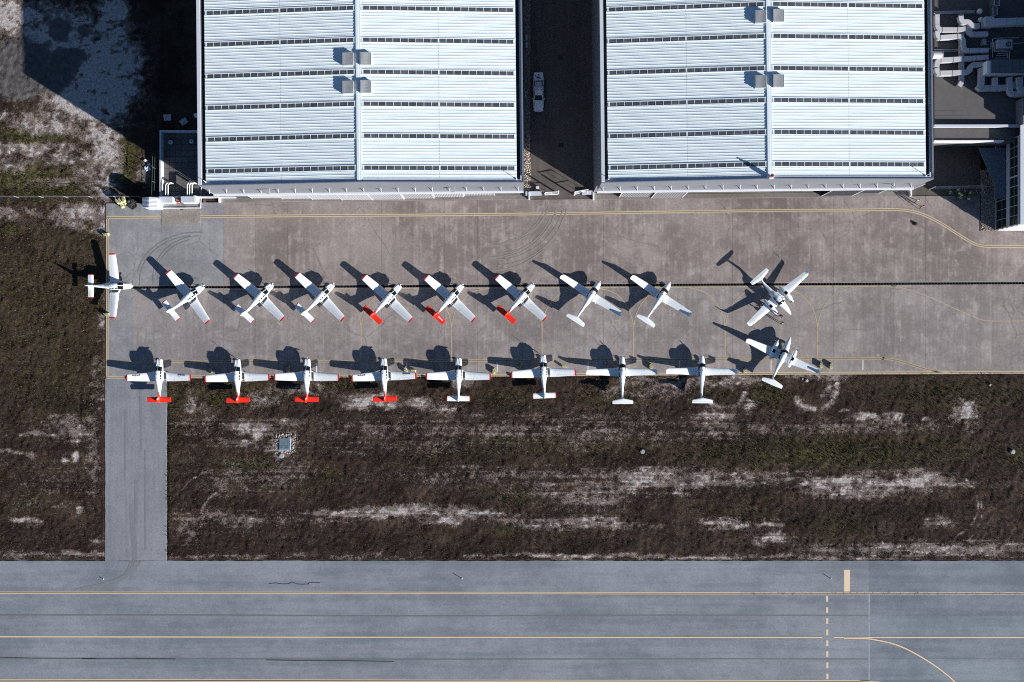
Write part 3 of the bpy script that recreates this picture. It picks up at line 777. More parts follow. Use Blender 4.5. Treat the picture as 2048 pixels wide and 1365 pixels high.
    # sliding doors on their rails
    for (ua, ub, va, mt) in doors:
        mb = MB().span(ua, ub, va, va + .08, .04, 5.72)
        n = int((ub - ua) / .26)
        for k in range(n):
            u = ua + .13 + k * (ub - ua - .1) / n
            mb.span(u - .035, u + .035, va - .05, va - .001, .12, 5.65)
        d = mb.build("door_panel", mt, t)
        MB().span(ua - .02, ua + .07, va - .065, va - .052, .04, 5.7).span(ub - .07, ub + .02, va - .065, va - .052, .04, 5.7).build("door_edge", M_WHITE, d)
    for (ua, ub, v) in rails:
        MB().span(ua, ub, v - .05, v + .05, .0, .055).build("door_rail", M_RAIL, t)
    ua, ub = min(r[0] for r in rails), max(r[1] for r in rails)
    MB().span(ua - .25, ua, -1.3, -.1, 0, .5).build("rail_stop", M_WHITE, t)
    MB().span(ub, ub + .25, -1.3, -.1, 0, .5).build("rail_stop", M_WHITE, t)
    MB().span(ua, ub, -1.32, -.1, -.02, .009).build("rail_bed", plain("rail_bed_concrete", (0.19, 0.16, 0.14), .9, 0, .25, 1.5), t)
    # white bracket rods on the front, each with a dark rod as its shadow
    k = 0; u = .55
    br = None
    while u < width - .3:
        mb = MB().tube([(0, 0, 0), (0, -.62, -.10)], .05, 5).tube([(-.52, 0, .02), (0, -.62, -.10)], .055, 5, 1)
        if br is None: br = mb.build("bracket_and_shadow", [M_WHITE, M_DARK], t, False, (u, -ov, 9.1)).data
        else: link("bracket_and_shadow", br, t, (u, -ov, 9.1))
        u += 2.66
    for u in floodlights:
        mb = MB().tube([(0, 0, 0), (0, -.6, .05)], .05, 6).box((-.25, -.65, -.05), (.6, .35, .25))
        mb.build("floodlight", M_VENT, t, False, (u, -ov, 9.6))
    # roof ventilators
    for (u, v) in vents:
        zb = zr(u)
        tn = Matrix.Rotation(math.atan2((HR - HE), mid) * (-1 if u < mid else 1), 4, 'Y')
        vt = MB().box((0, 0, .2), (1.65, 1.9, .5)).build("roof_ventilator", M_VENT, t, False, (u, v, zb))
        vt.rotation_euler = (0, -math.atan2(HR - HE, mid) if u < mid else math.atan2(HR - HE, mid), 0)
        mb = MB()
        for k in range(9):
            mb.box((-.66 + k * .165, 0, .49), (.07, 1.75, .07))
        mb.build("louvre", plain("louvre_grey", (.46, .48, .49), .5), vt)
        MB().box((0, -.93, .47), (1.7, .06, .09)).box((0, .93, .47), (1.7, .06, .09)).box((-.82, 0, .47), (.06, 1.8, .09)).box((.82, 0, .47), (.06, 1.8, .09)).build("vent_rim", M_VENT, vt)
    if mast:
        o = MB().cyl((0, 0), .3, 0, 1.0, 10).box((0, -.1, .35), (.62, .4, .7)).build("warning_light", M_WHITE, t, False, (mid, -.7, HR + .1))
        MB().cyl((0, 0), .24, .9, 1.05, 10).cyl((0, 0), .2, 1.05, 1.35, 10, 0, .1).build("red_lens", plain("lens_red", (.45, .02, .03), .3), o)
    if corner_posts:
        for u in (1.1, width - 1.1):
            MB().tube([(0, 0, 0), (0, 0, 1.2)], .04, 6).box((0, -.05, .1), (.22, .22, .2)).build("lightning_rod", M_WHITE, t, False, (u, -.4, 11.7))
    return t
PANES = {}

D = 52
# left hangar
oL = W(454.5, 390.5); wL = (1046 - 454.5) / PPM
def uL(px): return (px - 454.5) / PPM
dl = []
xs_l = [(442, 504, -.42), (504.5, 565, -.58), (565.5, 625, -.74), (625.5, 684, -.90), (684.5, 745, -1.02), (745.5, 808.5, -1.02), (809, 868.5, -.90), (869, 928, -.70), (928.5, 989, -.46)]
for i, (a, b, v) in enumerate(xs_l): dl.append((uL(a) + .0, uL(b), v, M_DOOR_D if i == 0 else M_DOOR))
rl = [(uL(442), uL(1057), v) for v in (-.55, -.71, -.87, -1.03, -1.18)]
strips = [1.22 + 4.80 * k for k in range(11)]
hangar((oL.x, oL.y, 0), wL, .56, D, "white gable roofed hangar on the left with all its sliding doors shut", strips,
       [], dl, False, [uL(575), uL(918)], rl)
hL = [o for o in COL.objects if o.name == "hangar"][0]
# right hangar
oR = W(1187, 385); wR = (1791 - 1187) / PPM
def uR(px): return (px - 1187) / PPM
dr = [(uR(1238), uR(1299), -.82, M_DOOR), (uR(1302), uR(1364), -1.02, M_DOOR), (uR(1642), uR(1704), -1.02, M_DOOR_D), (uR(1707), uR(1757), -.66, M_DOOR_D), (uR(1757), uR(1815), -.40, M_DOOR)]
rr = [(uR(1188), uR(1818), v) for v in (-.55, -.71, -.87, -1.03, -1.18)]
hangar((oR.x, oR.y, 0), wR, .62, D, "white gable roofed hangar on the right with its middle doors slid open", [1.30 + 4.80 * k for k in range(11)],
       [], dr, True, [uR(1735)], rr, (uR(1240), uR(1760)))
hR = [o for o in COL.objects if o.name == "hangar.001"][0]

# roof ventilators: photo pixel of their centre
def add_vent(h, px, py, rot):
    zz = 13.35
    p = W(px, py, zz)
    q = Matrix.Rotation(-R(rot), 4, 'Z') @ (p - Vector(h.location))
    west = (px < 1000 and px < 716) or (px > 1000 and px < 1540)
    sl = math.atan2(1.4, 24)
    vt = MB().box((0, 0, .10), (1.6, 1.85, .62)).build("roof_ventilator", M_VENT, h, False, (q.x, q.y, 13.02))
    vt.rotation_euler = (0, -sl if west else sl, 0)
    mb = MB()
    for k in range(9): mb.box((-.64 + k * .16, 0, .45), (.075, 1.7, .08))
    mb.build("louvre", plain("louvre_grey", (.50, .52, .53), .5), vt)
    MB().box((0, -.9, .44), (1.66, .07, .1)).box((0, .9, .44), (1.66, .07, .1)).box((-.8, 0, .44), (.07, 1.72, .1)).box((.8, 0, .44), (.07, 1.72, .1)).build("vent_rim", M_VENT, vt)
for x, y in ((696.5, 118.5), (731, 118), (696.5, 175), (731.5, 174)): add_vent(hL, x, y, .56)
for x, y in ((1521, 34), (1556.5, 32), (1521, 164), (1556.5, 162.5)): add_vent(hR, x, y, .62)
# ------------------------------------------------------------------ aircraft (x forward, y to port, z up; origin under the wing)
def interp(st, s):
    st = sorted(st)
    if s <= st[0][0]: return st[0][1:]
    for a, b in zip(st, st[1:]):
        if s <= b[0]:
            t = (s - a[0]) / (b[0] - a[0]); t2 = t * t * (3 - 2 * t) * .4 + t * .6
            return tuple(a[k] + (b[k] - a[k]) * t2 for k in range(1, len(a)))
    return st[-1][1:]

class Hull:
    def __init__(self, st, x0, n=2.6): self.st, self.x0, self.n = st, x0, n
    def pt(self, s, deg, off=0.0):
        hw, zb, zt = interp(self.st, s)
        zc, hh = (zb + zt) / 2, (zt - zb) / 2
        a = R(deg); c, d = math.cos(a), math.sin(a); e = 2 / self.n
        y = (hw + off) * math.copysign(abs(c) ** e, c); z = zc + (hh + off) * math.copysign(abs(d) ** e, d)
        return (self.x0 - s, y, z)
    def mesh(self, s0, s1, ds=.18, n=26, mfun=None):
        k = max(2, int((s1 - s0) / ds)); rings = []
        for i in range(k + 1):
            s = s0 + (s1 - s0) * i / k
            rings.append([self.pt(s, 360 * j / n) for j in range(n)])
        f = (lambda i, j: mfun(s0 + (s1 - s0) * i / k, 360 * j / n)) if mfun else None
        return MB().loft(rings, mfun=f)
    def patch(self, s0, s1, a0, a1, off=.012, ns=5, na=8, taper=0.0):
        mb = MB(); V = []
        for i in range(ns + 1):
            t = i / ns; s = s0 + (s1 - s0) * t
            for j in range(na + 1):
                q = j / na
                aa = a0 + (a1 - a0) * q
                V.append(self.pt(s + taper * abs(math.sin(R(aa - 90))) , aa, off))
        mb.add(V, [(i * (na + 1) + j, i * (na + 1) + j + 1, (i + 1) * (na + 1) + j + 1, (i + 1) * (na + 1) + j) for i in range(ns) for j in range(na)])
        return mb

AF = [(0, 0), (.02, .03), (.08, .06), (.2, .085), (.35, .09), (.55, .07), (.78, .035), (1, .004)]
def wing_ring(x0, y, le, te, z, th=1.0):
    c = te - le
    up = [(x0 - (le + c * f), y, z + c * h * th * .85) for f, h in AF]
    dn = [(x0 - (le + c * f), y, z - c * h * th * .45) for f, h in AF[-2:0:-1]]
    return up + dn
def wing(x0, secs, sgn, name, mat, parent, cap=True):
    rings = [wing_ring(x0, sgn * y, le, te, z, th) for (y, le, te, z, th) in secs]
    if sgn > 0: rings = rings[::-1]
    return MB().loft(rings).build(name, mat, parent, True)
def sec_at(secs, y):
    for a, b in zip(secs, secs[1:]):
        if a[0] <= y <= b[0]:
            t = (y - a[0]) / (b[0] - a[0]); return tuple(a[k] + (b[k] - a[k]) * t for k in range(5))
    return secs[-1]
def wing_top(x0, secs, sgn, y, f):
    y_, le, te, z, th = sec_at(secs, y); c = te - le
    h = np.interp(f, [p[0] for p in AF], [p[1] for p in AF])
    return (x0 - (le + c * f), sgn * y, z + c * h * th * .85)
def wing_patch(x0, secs, sgn, ya, yb, f0, f1, off=.008, n=6):
    V = []
    for i in range(n + 1):
        f = f0 + (f1 - f0) * i / n
        for y in (ya, yb):
            p = wing_top(x0, secs, sgn, y, f); V.append((p[0], p[1], p[2] + off))
    return MB().add(V, [(2 * i, 2 * i + 1, 2 * i + 3, 2 * i + 2) for i in range(n)])

def plate(poly, th, mi=0):     # poly in (x, z), thickness across y
    n = len(poly)
    V = [(p[0], -th / 2, p[1]) for p in poly] + [(p[0], th / 2, p[1]) for p in poly]
    return MB().add(V, [tuple(range(n)), tuple(range(2 * n - 1, n - 1, -1))] + [(i, n + i, n + (i + 1) % n, (i + 1) % n) for i in range(n)], mi)

def prop(parent, loc, length, blades, angle, r=.15, spin=.34, white=True, blade_mat=None):
    p = bpy.data.objects.new("propeller", None); COL.objects.link(p); p.parent = parent; p.location = loc; p.empty_display_size = .2
    p.rotation_euler = (R(angle), 0, 0)
    rings = [[(x, q * math.cos(2 * math.pi * j / 12), q * math.sin(2 * math.pi * j / 12)) for j in range(12)] for x, q in ((-.05, r), (.06, r), (.18, r * .72), (spin - .04, r * .3), (spin, .01))]
    MB().loft(rings).build("spinner", M_PLANE if white else M_GREY, p, True)
    for k in range(blades):
        a = 2 * math.pi * k / blades
        mb = MB(); rr = []
        for t, w, tw in ((.08, .05, .6), (.35, .075, .5), (.7, .07, .3), (1, .03, .2)):
            d = t * length / 2
            ring = []
            for cx, cz in ((-w, -.012), (w, -.012), (w, .012), (-w, .012)):
                bx = .02 + cx * math.sin(tw) + cz * math.cos(tw); by = cx * math.cos(tw) - cz * math.sin(tw)
                ring.append((bx, by * math.cos(a) - d * math.sin(a), by * math.sin(a) + d * math.cos(a)))
            rr.append(ring)
        mb.loft(rr).build("blade", blade_mat or M_PROP, p)
    return p

def gear(parent, x, y, z_top, r=.19, fairing=True, mat=None):
    mb = MB().loft([[(x + r * math.cos(2 * math.pi * j / 14), y + w, r + r * math.sin(2 * math.pi * j / 14)) for j in range(14)] for w in (-.07, .07)])
    wh = mb.build("wheel", M_TYRE, parent)
    MB().tube([(x, y, r), (x - .02, y * .92, z_top)], .045, 6).build("gear_leg", M_PLANE, parent)
    if fairing:
        rings = []
        for t in range(7):
            xx = x + .42 - t * .16; k = [.05, .11, .13, .12, .1, .06, .02][t]
            rings.append([(xx, y + k * math.cos(2 * math.pi * j / 8), r + .07 + k * 1.3 * math.sin(2 * math.pi * j / 8)) for j in range(8)])
        MB().loft(rings).build("wheel_fairing", M_PLANE, parent, True)

def letters(txt, size, mat, parent, origin, ux, uy, name="lettering", bold=.012):
    """flat lettering in the plane spanned by ux (reading direction) and uy, laid a few mm above the skin"""
    cu = bpy.data.curves.new(name, 'FONT'); cu.body = txt; cu.size = size; cu.align_x = 'CENTER'; cu.align_y = 'CENTER'; cu.offset = bold; cu.resolution_u = 2
    o = bpy.data.objects.new(name, cu); COL.objects.link(o); cu.materials.append(mat)
    me = bpy.data.meshes.new_from_object(o); bpy.data.objects.remove(o); bpy.data.curves.remove(cu)
    o = bpy.data.objects.new(name, me); COL.objects.link(o)
    o.parent = parent
    ux = Vector(ux).normalized(); uz = ux.cross(Vector(uy)).normalized(); uy = uz.cross(ux)
    M = Matrix((ux, uy, uz)).transposed().to_4x4(); M.translation = Vector(origin) + uz * .012
    o.matrix_local = M
    return o

def make_low_wing(red):
    """four-seat low wing trainer: plank-like wing with red tips, all-moving tailplane"""
    t = thing("light_aircraft", "x", "airplane")
    X0 = 3.12
    st = [(.26, .40, .74, 1.20), (.42, .46, .66, 1.28), (1.0, .525, .60, 1.36), (1.45, .57, .57, 1.42), (1.85, .59, .56, 1.72), (2.15, .60, .56, 1.86), (2.9, .60, .56, 1.90),
          (3.4, .575, .60, 1.84), (3.9, .50, .68, 1.70), (4.6, .385, .78, 1.52), (5.4, .275, .88, 1.40), (6.2, .185, .97, 1.32), (7.0, .11, 1.06, 1.26), (7.3, .04, 1.12, 1.22)]
    h = Hull(st, X0)
    h.mesh(.26, 7.3, mfun=lambda s, a: 1 if red and s > 6.35 - .5 * math.sin(R(a)) else 0).build("fuselage", [M_PLANE, M_TRED], t, True)
    for a0, a1 in ((16, 87), (93, 164)): h.patch(1.40, 2.12, a0, a1, taper=.12).build("windshield", M_GLASS, t, True)
    for sg in (0, 1):
        for s0, s1 in ((2.24, 2.72), (2.82, 3.24), (3.32, 3.62)):
            a0, a1 = (20, 50) if sg == 0 else (130, 160)
            h.patch(s0, s1, a0, a1, ns=3, na=4).build("side_window", M_GLASS, t, True)
    # nose: air intakes either side of the spinner and cheek grooves
    MB().box((X0 - .25, .2, 1.02), (.04, .2, .14)).box((X0 - .25, -.2, 1.02), (.04, .2, .14)).build("air_intake", M_DARK, t)
    for sg in (1, -1):
        MB().tube([(X0 - .3, sg * .17, 1.235), (X0 - .9, sg * .24, 1.335), (X0 - 1.3, sg * .3, 1.385)], .035, 6).build("cowl_ridge", M_PLANE, t, True)
    ws = [(.50, 2.12, 3.88, .80, 1), (.72, 2.20, 3.88, .82, 1), (1.15, 2.40, 3.89, .87, 1), (2.3, 2.46, 3.90, 1.00, 1), (5.12, 2.68, 3.80, 1.34, 1)]
    tip = [(5.124, 2.70, 3.80, 1.342, 1), (5.26, 2.76, 3.79, 1.36, .9), (5.37, 2.92, 3.74, 1.375, .5)]
    for sg in (1, -1):
        wing(X0, ws, sg, "wing", M_PLANE, t)
        wing(X0, tip, sg, "wing_tip", M_RED, t)
        wing_patch(X0, ws, sg, 2.55, 4.9, .745, .755, .006, 1).build("aileron_gap", M_GREY, t)
        mb = MB()
        for y in (1.1, 2.5, 4.92):
            q = wing_patch(X0, ws, sg, y, y + .022, .12 if y < 2 else .75, .97, .005, 5); mb.add(q.v, q.f)
        q = wing_patch(X0, ws, sg, .7, 2.45, .80, .807, .006, 1); mb.add(q.v, q.f)
        mb.build("panel_line", M_GREY, t)
        wing_patch(X0, ws, sg, 1.95, 2.02, .32, .36, .02, 1).build("fuel_cap", M_GREY, t)
        gear(t, X0 - 3.15, sg * 1.55, .85)
    wing_patch(X0, ws, -1, .66, 1.06, .10, .80).build("wing_walk", M_WALK, t)
    wing_patch(X0, ws, -1, .66, 1.06, .84, .97, .008, 2).build("flap_step", M_WALK, t)
    gear(t, X0 - .95, 0, .62, .17)
    # tailplane
    ts = [(.05, 6.47, 7.36, 1.17, .8), (1.82, 6.47, 7.36, 1.17, .8)]; tt = [(1.824, 6.47, 7.36, 1.17, .8), (1.97, 6.54, 7.30, 1.17, .5)]
    for sg in (1, -1):
        wing(X0, ts, sg, "tailplane", M_TRED if red else M_PLANE, t)
        wing(X0, tt, sg, "tailplane_tip", M_TRED if red else M_RED, t)
    fm = M_TRED if red else M_PLANE
    plate([(X0 - 5.5, 1.36), (X0 - 6.35, 1.52), (X0 - 6.85, 2.20), (X0 - 7.08, 2.24), (X0 - 7.02, 1.22), (X0 - 6.2, 1.2)], .11).build("fin", fm, t)
    plate([(X0 - 7.085, 2.24), (X0 - 7.36, 2.22), (X0 - 7.46, 1.18), (X0 - 7.025, 1.2)], .07).build("rudder", fm, t)
    if red:
        for sg in (1, -1):   # white bird-like flash on either side of the fin
            mb = MB(); y = sg * .062
            for tri in (((-6.45, 1.42), (-6.98, 2.05), (-6.72, 1.62)), ((-6.72, 1.62), (-6.98, 1.75), (-6.60, 1.38)), ((-6.6, 1.95), (-6.98, 2.12), (-6.86, 1.86))):
                mb.add([(X0 + a, y, b) for a, b in tri], [(0, 1, 2) if sg < 0 else (2, 1, 0)])
            mb.build("tail_emblem", M_WHITE, t)
    prop(t, (X0 - .24, 0, .98), 1.88, 2, 0, .14, .26)
    MB().tube([(X0 - 3.3, 0, 1.85), (X0 - 3.4, 0, 2.1)], .02, 5).build("aerial", M_GREY, t)
    MB().box((X0 - 2.75, .05, 1.91), (.12, .06, .06)).build("beacon", M_GREY, t)
    return t

def make_t_tail():
    """slim composite single with bubble canopy, long wings and a T-tail"""
    t = thing("light_aircraft", "x", "airplane")
    X0 = 2.75
    st = [(.28, .27, .74, 1.14), (.5, .38, .66, 1.22), (.9, .47, .60, 1.32), (1.4, .55, .55, 1.40), (1.95, .60, .52, 1.72), (2.4, .61, .52, 1.80), (3.2, .60, .54, 1.80),
          (4.0, .47, .60, 1.64), (4.6, .35, .68, 1.46), (5.3, .25, .78, 1.32), (6.2, .18, .86, 1.22), (7.1, .12, .92, 1.16), (7.6, .06, .98, 1.10)]
    h = Hull(st, X0, 2.2)
    h.mesh(.28, 7.6).build("fuselage", M_PLANE2, t, True)
    h.patch(1.42, 1.98, 6, 174, ns=5, na=22, taper=.12).build("windshield", M_GLASS, t, True)
    for a0, a1 in ((4, 44), (136, 176)):
        h.patch(2.02, 2.62, a0, a1, ns=3, na=5, off=.013).build("canopy_side_window", M_GLASS, t, True)
        h.patch(2.75, 3.62, a0 + 2, a1 - 4, ns=4, na=5).build("rear_window", M_GLASS, t, True)
    ws = [(.5, 2.08, 3.55, .66, 1), (.9, 2.14, 3.46, .70, .9), (2.2, 2.18, 3.38, .82, .85), (5.45, 2.30, 3.22, 1.09, .8)]
    tip = [(5.454, 2.30, 3.22, 1.09, .8), (5.72, 2.42, 3.20, 1.15, .7), (5.86, 2.62, 3.22, 1.30, .6), (5.93, 2.86, 3.26, 1.62, .5)]
    for sg in (1, -1):
        wing(X0, ws, sg, "wing", M_PLANE2, t)
        wing(X0, tip, sg, "winglet", M_PLANE2, t)
        wing_patch(X0, ws, sg, 3.2, 5.3, .76, .77, .006, 1).build("aileron_gap", M_GREY, t)
        mb = MB()
        for y in (.95, 3.18, 5.32):
            q = wing_patch(X0, ws, sg, y, y + .022, .08 if y < 2 else .76, .97, .005, 5); mb.add(q.v, q.f)
        mb.build("panel_line", M_GREY, t)
        wing_patch(X0, ws, sg, 3.6, 3.68, .30, .36, .02, 1).build("fuel_cap", M_GREY, t)
        gear(t, X0 - 3.0, sg * 1.35, .68)
    gear(t, X0 - .9, 0, .62, .17)
    plate([(X0 - 6.3, 1.2), (X0 - 6.75, 1.3), (X0 - 7.2, 1.78), (X0 - 7.86, 1.78), (X0 - 7.72, .95), (X0 - 7.0, .95)], .10).build("fin", M_PLANE2, t)
    ts = [(.0, 7.08, 8.0, 1.80, .7), (1.55, 7.40, 8.0, 1.80, .7), (1.70, 7.52, 7.98, 1.80, .4)]
    for sg in (1, -1):
        wing(X0, ts, sg, "tailplane", M_PLANE2, t)
        wing_patch(X0, ts, sg, .06, 1.5, .64, .66, .006, 1).build("elevator_gap", M_GREY, t)
    prop(t, (X0 - .26, 0, .95), 1.8, 2, 40, .15, .30)
    MB().box((X0 - 2.6, .0, 1.82), (.16, .05, .05)).build("aerial", M_GREY, t)
    return t

def make_twin():
    """long nosed composite twin with a nacelle on each wing and a T-tail"""
    t = thing("twin_aircraft", "x", "airplane")
    X0 = 3.45
    st = [(.0, .03, .93, .99), (.2, .16, .80, 1.10), (.6, .29, .70, 1.24), (1.2, .43, .62, 1.36), (2.0, .55, .56, 1.48), (2.35, .59, .54, 1.60), (2.8, .62, .54, 1.86), (3.6, .62, .56, 1.88),
          (4.4, .52, .62, 1.70), (5.2, .35, .74, 1.46), (6.2, .23, .86, 1.30), (7.4, .14, .94, 1.18), (8.2, .06, 1.0, 1.12)]
    h = Hull(st, X0, 2.3)
    h.mesh(.0, 8.2).build("fuselage", M_PLANE2, t, True)
    h.patch(2.36, 2.82, 8, 172, ns=5, na=22, taper=.14).build("windshield", M_GLASS, t, True)
    for a0, a1 in ((6, 50), (130, 174)):
        h.patch(2.86, 3.36, a0, a1, ns=3, na=5).build("canopy_side_window", M_GLASS, t, True)
        h.patch(3.46, 4.15, a0 + 2, a1 - 4, ns=4, na=5).build("rear_window", M_GLASS, t, True)
    ws = [(.5, 2.52, 4.25, .68, .9), (1.2, 2.62, 4.18, .76, .9), (2.2, 2.78, 4.14, .86, .85), (6.15, 3.02, 3.84, 1.20, .8)]
    tip = [(6.154, 3.02, 3.84, 1.20, .8), (6.42, 3.14, 3.82, 1.26, .7), (6.58, 3.34, 3.84, 1.44, .6), (6.66, 3.58, 3.88, 1.78, .5)]
    for sg in (1, -1):
        wing(X0, ws, sg, "wing", M_PLANE2, t)
        wing(X0, tip, sg, "winglet", M_PLANE2, t)
        wing_patch(X0, ws, sg, 3.9, 6.0, .74, .755, .006, 1).build("aileron_gap", M_GREY, t)
        wing_patch(X0, ws, sg, 5.2, 5.28, .30, .36, .02, 1).build("fuel_cap", M_GREY, t)
        nst = [(1.62, .17, .84, 1.12), (1.85, .29, .74, 1.22), (2.3, .36, .64, 1.32), (3.0, .37, .62, 1.36), (3.7, .34, .66, 1.28), (4.3, .27, .74, 1.14), (4.72, .19, .82, 1.02)]
        nh = Hull(nst, X0, 3.0); m = nh.mesh(1.62, 4.72, .2, 18)
        m.v = [(x, y + sg * 1.68, z) for x, y, z in m.v]
        n = m.build("nacelle", M_PLANE2, t, True)
        p = nh.patch(3.0, 3.55, 58, 122, ns=3, na=4); p.v = [(x, y + sg * 1.68, z) for x, y, z in p.v]; p.build("exhaust_vent", M_GLASS, n)
        prop(t, (X0 - 1.6, sg * 1.68, .98), 1.75, 3, 25 + 30 * sg, .16, .34)
        gear(t, X0 - 3.5, sg * 1.68, .7, .22, False)
    gear(t, X0 - 1.1, 0, .62, .18, False)
    plate([(X0 - 6.6, 1.24), (X0 - 7.2, 1.36), (X0 - 7.75, 1.82), (X0 - 8.5, 1.82), (X0 - 8.3, .96), (X0 - 7.4, .96)], .11).build("fin", M_PLANE2, t)
    ts = [(.0, 7.62, 8.62, 1.84, .7), (1.62, 7.95, 8.58, 1.84, .7), (1.80, 8.08, 8.56, 1.84, .4)]
    for sg in (1, -1):
        wing(X0, ts, sg, "tailplane", M_PLANE2, t)
        wing_patch(X0, ts, sg, .06, 1.6, .62, .64, .006, 1).build("elevator_gap", M_GREY, t)
    MB().box((X0 - 3.1, .0, 1.9), (.16, .05, .05)).build("aerial", M_GREY, t)
    return t

def put(o, tips, heading, z_tip, label, group, prop_rot=None):
    m = Vector(((tips[0][0] + tips[1][0]) / 2, (tips[0][1] + tips[1][1]) / 2))
    p = W(m.x, m.y, z_tip)
    o.location = (p.x, p.y, 0.0); o.rotation_euler = (0, 0, R(heading))
    o['label'] = label; o['group'] = group
    if prop_rot is not None:
        for ch in o.children:
            if ch.name.split('.')[0] == 'propeller': ch.rotation_euler = (R(prop_rot), 0, 0)
    return o

GU, GL = "trainers parked nose to the hangars in the middle row", "trainers parked along the grass edge"
protoW = make_low_wing(False); protoR = make_low_wing(True); protoT = make_t_tail(); proto2 = make_twin()
used = set()
def inst(proto):
    if proto.name in used: return copy_tree(proto)
    used.add(proto.name); return proto
N = -1
rows = [
 (protoW, ((226.7, 506.3), (226.7, 638)), 0.3, "white trainer parked crosswise at the left end of the apron, tail over grass", GU, 80),
 (protoW, ((336.5, 542.9), (418.4, 643.5)), 38.0, "white tailed red tipped trainer of the middle row, nearest the crosswise plane", GU, 45),
 (protoW, ((471.2, 551), (567.5, 637)), 47.4, "white tailed red tipped trainer, middle row, between two other white tailed trainers", GU, 40),
 (protoW, ((593.7, 548.3), (688, 638)), 46.0, "white tailed red tipped trainer, middle row, next to the first red tailed one", GU, 42),
 (protoR, ((728, 552.6), (823.7, 640)), 47.3, "red tailed trainer in the middle row next to the white tailed trainers", GU, 47),
 (protoR, ((851.6, 553.2), (950.5, 638.6)), 48.4, "red tailed trainer with white lettering on its red tailplane, middle row", GU, 44),
 (protoR, ((993.6, 552.6), (1092, 637.2)), 48.6, "red tailed trainer in the middle row next to the slim T-tailed planes", GU, 50),
 (protoT, ((1123.5, 551.8), (1242.8, 629)), 57.4, "slim white T-tailed plane in the middle row beside the red tailed trainers", GU, 62),
 (protoT, ((1264.5, 553.2), (1382.4, 630.4)), 57.2, "slim white T-tailed plane in the middle row beside the open twin", GU, 60),
 (protoR, ((252.5, 753.8), (382.3, 753.8)), 90.3, "red tailed trainer with navy lettering on its wings, tail over the side road", GL, 82),
 (protoR, ((408.9, 756.5), (539.5, 752.4)), 91.6, "plain winged red tailed trainer by the grass beside the lettered one over the side road", GL, 20),
 (protoR, ((548, 752.4), (678.6, 753.8)), 89.6, "plain winged red tailed trainer by the grass, its wing tip against the neighbour's", GL, 95),
 (protoR, ((702.2, 755), (833.7, 749.7)), 92.2, "red tailed trainer with navy wing lettering, parked beyond two plain winged ones", GL, 85),
 (protoW, ((851.3, 751), (982.3, 752)), 89.8, "white tailed red tipped trainer by the grass, next to the lettered red tailed one", GL, 88),
 (protoW, ((1020.2, 748.4), (1153.9, 743)), 92.2, "white tailed red tipped trainer by the grass, next to the slim T-tailed planes", GL, 10),
 (protoT, ((1173.7, 744.3), (1315.5, 744.3)), 90.2, "slim white T-tailed plane by the grass beside a red tipped trainer", GL, 52),
 (protoT, ((1332.8, 741.6), (1475.4, 744.3)), 89.4, "slim white T-tailed plane by the grass beside the twin with its nose up the photo", GL, 55),
 (proto2, ((1616, 543.7), (1495, 652)), -48.4, "white twin engined plane facing the grass with two people at its nose", "twin engined planes at the end of the rows", None),
 (proto2, ((1491, 679.2), (1640.2, 745.7)), 66.4, "white twin engined plane at the grass edge with its nose towards the hangars", "twin engined planes at the end of the rows", None),
]
PL = []
for (pr, tips, hd, lab, grp, pa) in rows:
    z = {protoW.name: 1.3, protoR.name: 1.3}.get(pr.name, 1.25)
    PL.append(put(inst(pr), tips, hd, z, lab, grp, pa))
# lettering: navy on both wings of two planes, white on one red tailplane
WSEC = [(.50, 2.12, 3.88, .80, 1), (.72, 2.20, 3.88, .82, 1), (1.15, 2.40, 3.89, .87, 1), (2.3, 2.46, 3.90, 1.00, 1), (5.12, 2.68, 3.80, 1.34, 1)]
def on_wing(txt, size, y0, f, sg, parent, mat, bold):
    le, te = sec_at(WSEC, y0)[1:3]
    P = lambda y, ff: Vector(wing_top(3.12, WSEC, sg, y, ff))
    c = P(y0, f); ux = (P(y0 + .5, f) - P(y0 - .5, f)) * (-sg); uy = P(y0, f - .09) - P(y0, f + .09)
    letters(txt, size, mat, parent, c - Vector((0, 0, .003)), ux, uy, bold=bold)
for i in (9, 12):
    for sg in (1, -1):
        on_wing("SEVENAIR", .30, 3.72, .24, sg, PL[i], M_NAVY, .012)
        q = wing_top(3.12, WSEC, sg, 3.98 if sg > 0 else 3.46, .44)
        MB().box((q[0], q[1], q[2] + .006), (.03, .75, .006)).build("underline", M_GREY, PL[i])
letters("SEVENAIR", .24, M_WHITE, PL[5], (3.12 - 6.80, -1.05, 1.17 + .050), (0, -1, 0), (1, 0, .02), bold=.018)
MB().add([(3.12 - 6.62, .22, 1.262), (3.12 - 6.95, .38, 1.262), (3.12 - 6.88, .16, 1.262), (3.12 - 6.7, .4, 1.262)], [(0, 3, 1, 2)]).build("tail_symbol", M_WHITE, PL[5])
# ------------------------------------------------------------------ low building, glass wing and roof plant on the right
M_MEMB = plain("grey_roof_membrane", (0.105, 0.10, 0.10), .9, 0, .12, 1.2, .2)
M_DUCT = plain("galvanised_duct", (0.46, 0.46, 0.48), .5, .0, .08, .8, .4, 0, .06)
M_BLUE = plain("blue_grey_cladding", (0.10, 0.14, 0.18), .5, 0, .1)
M_GLZ = plain("dark_green_glazing", (0.012, 0.022, 0.022), .15, 0, .3, 1, .5, 0, .25)
M_FRAME = plain("grey_window_frame", (0.40, 0.42, 0.46), .5, 0, .08)
M_UNIT = plain("dark_plant_casing", (0.105, 0.11, 0.12), .6, 0, .08)

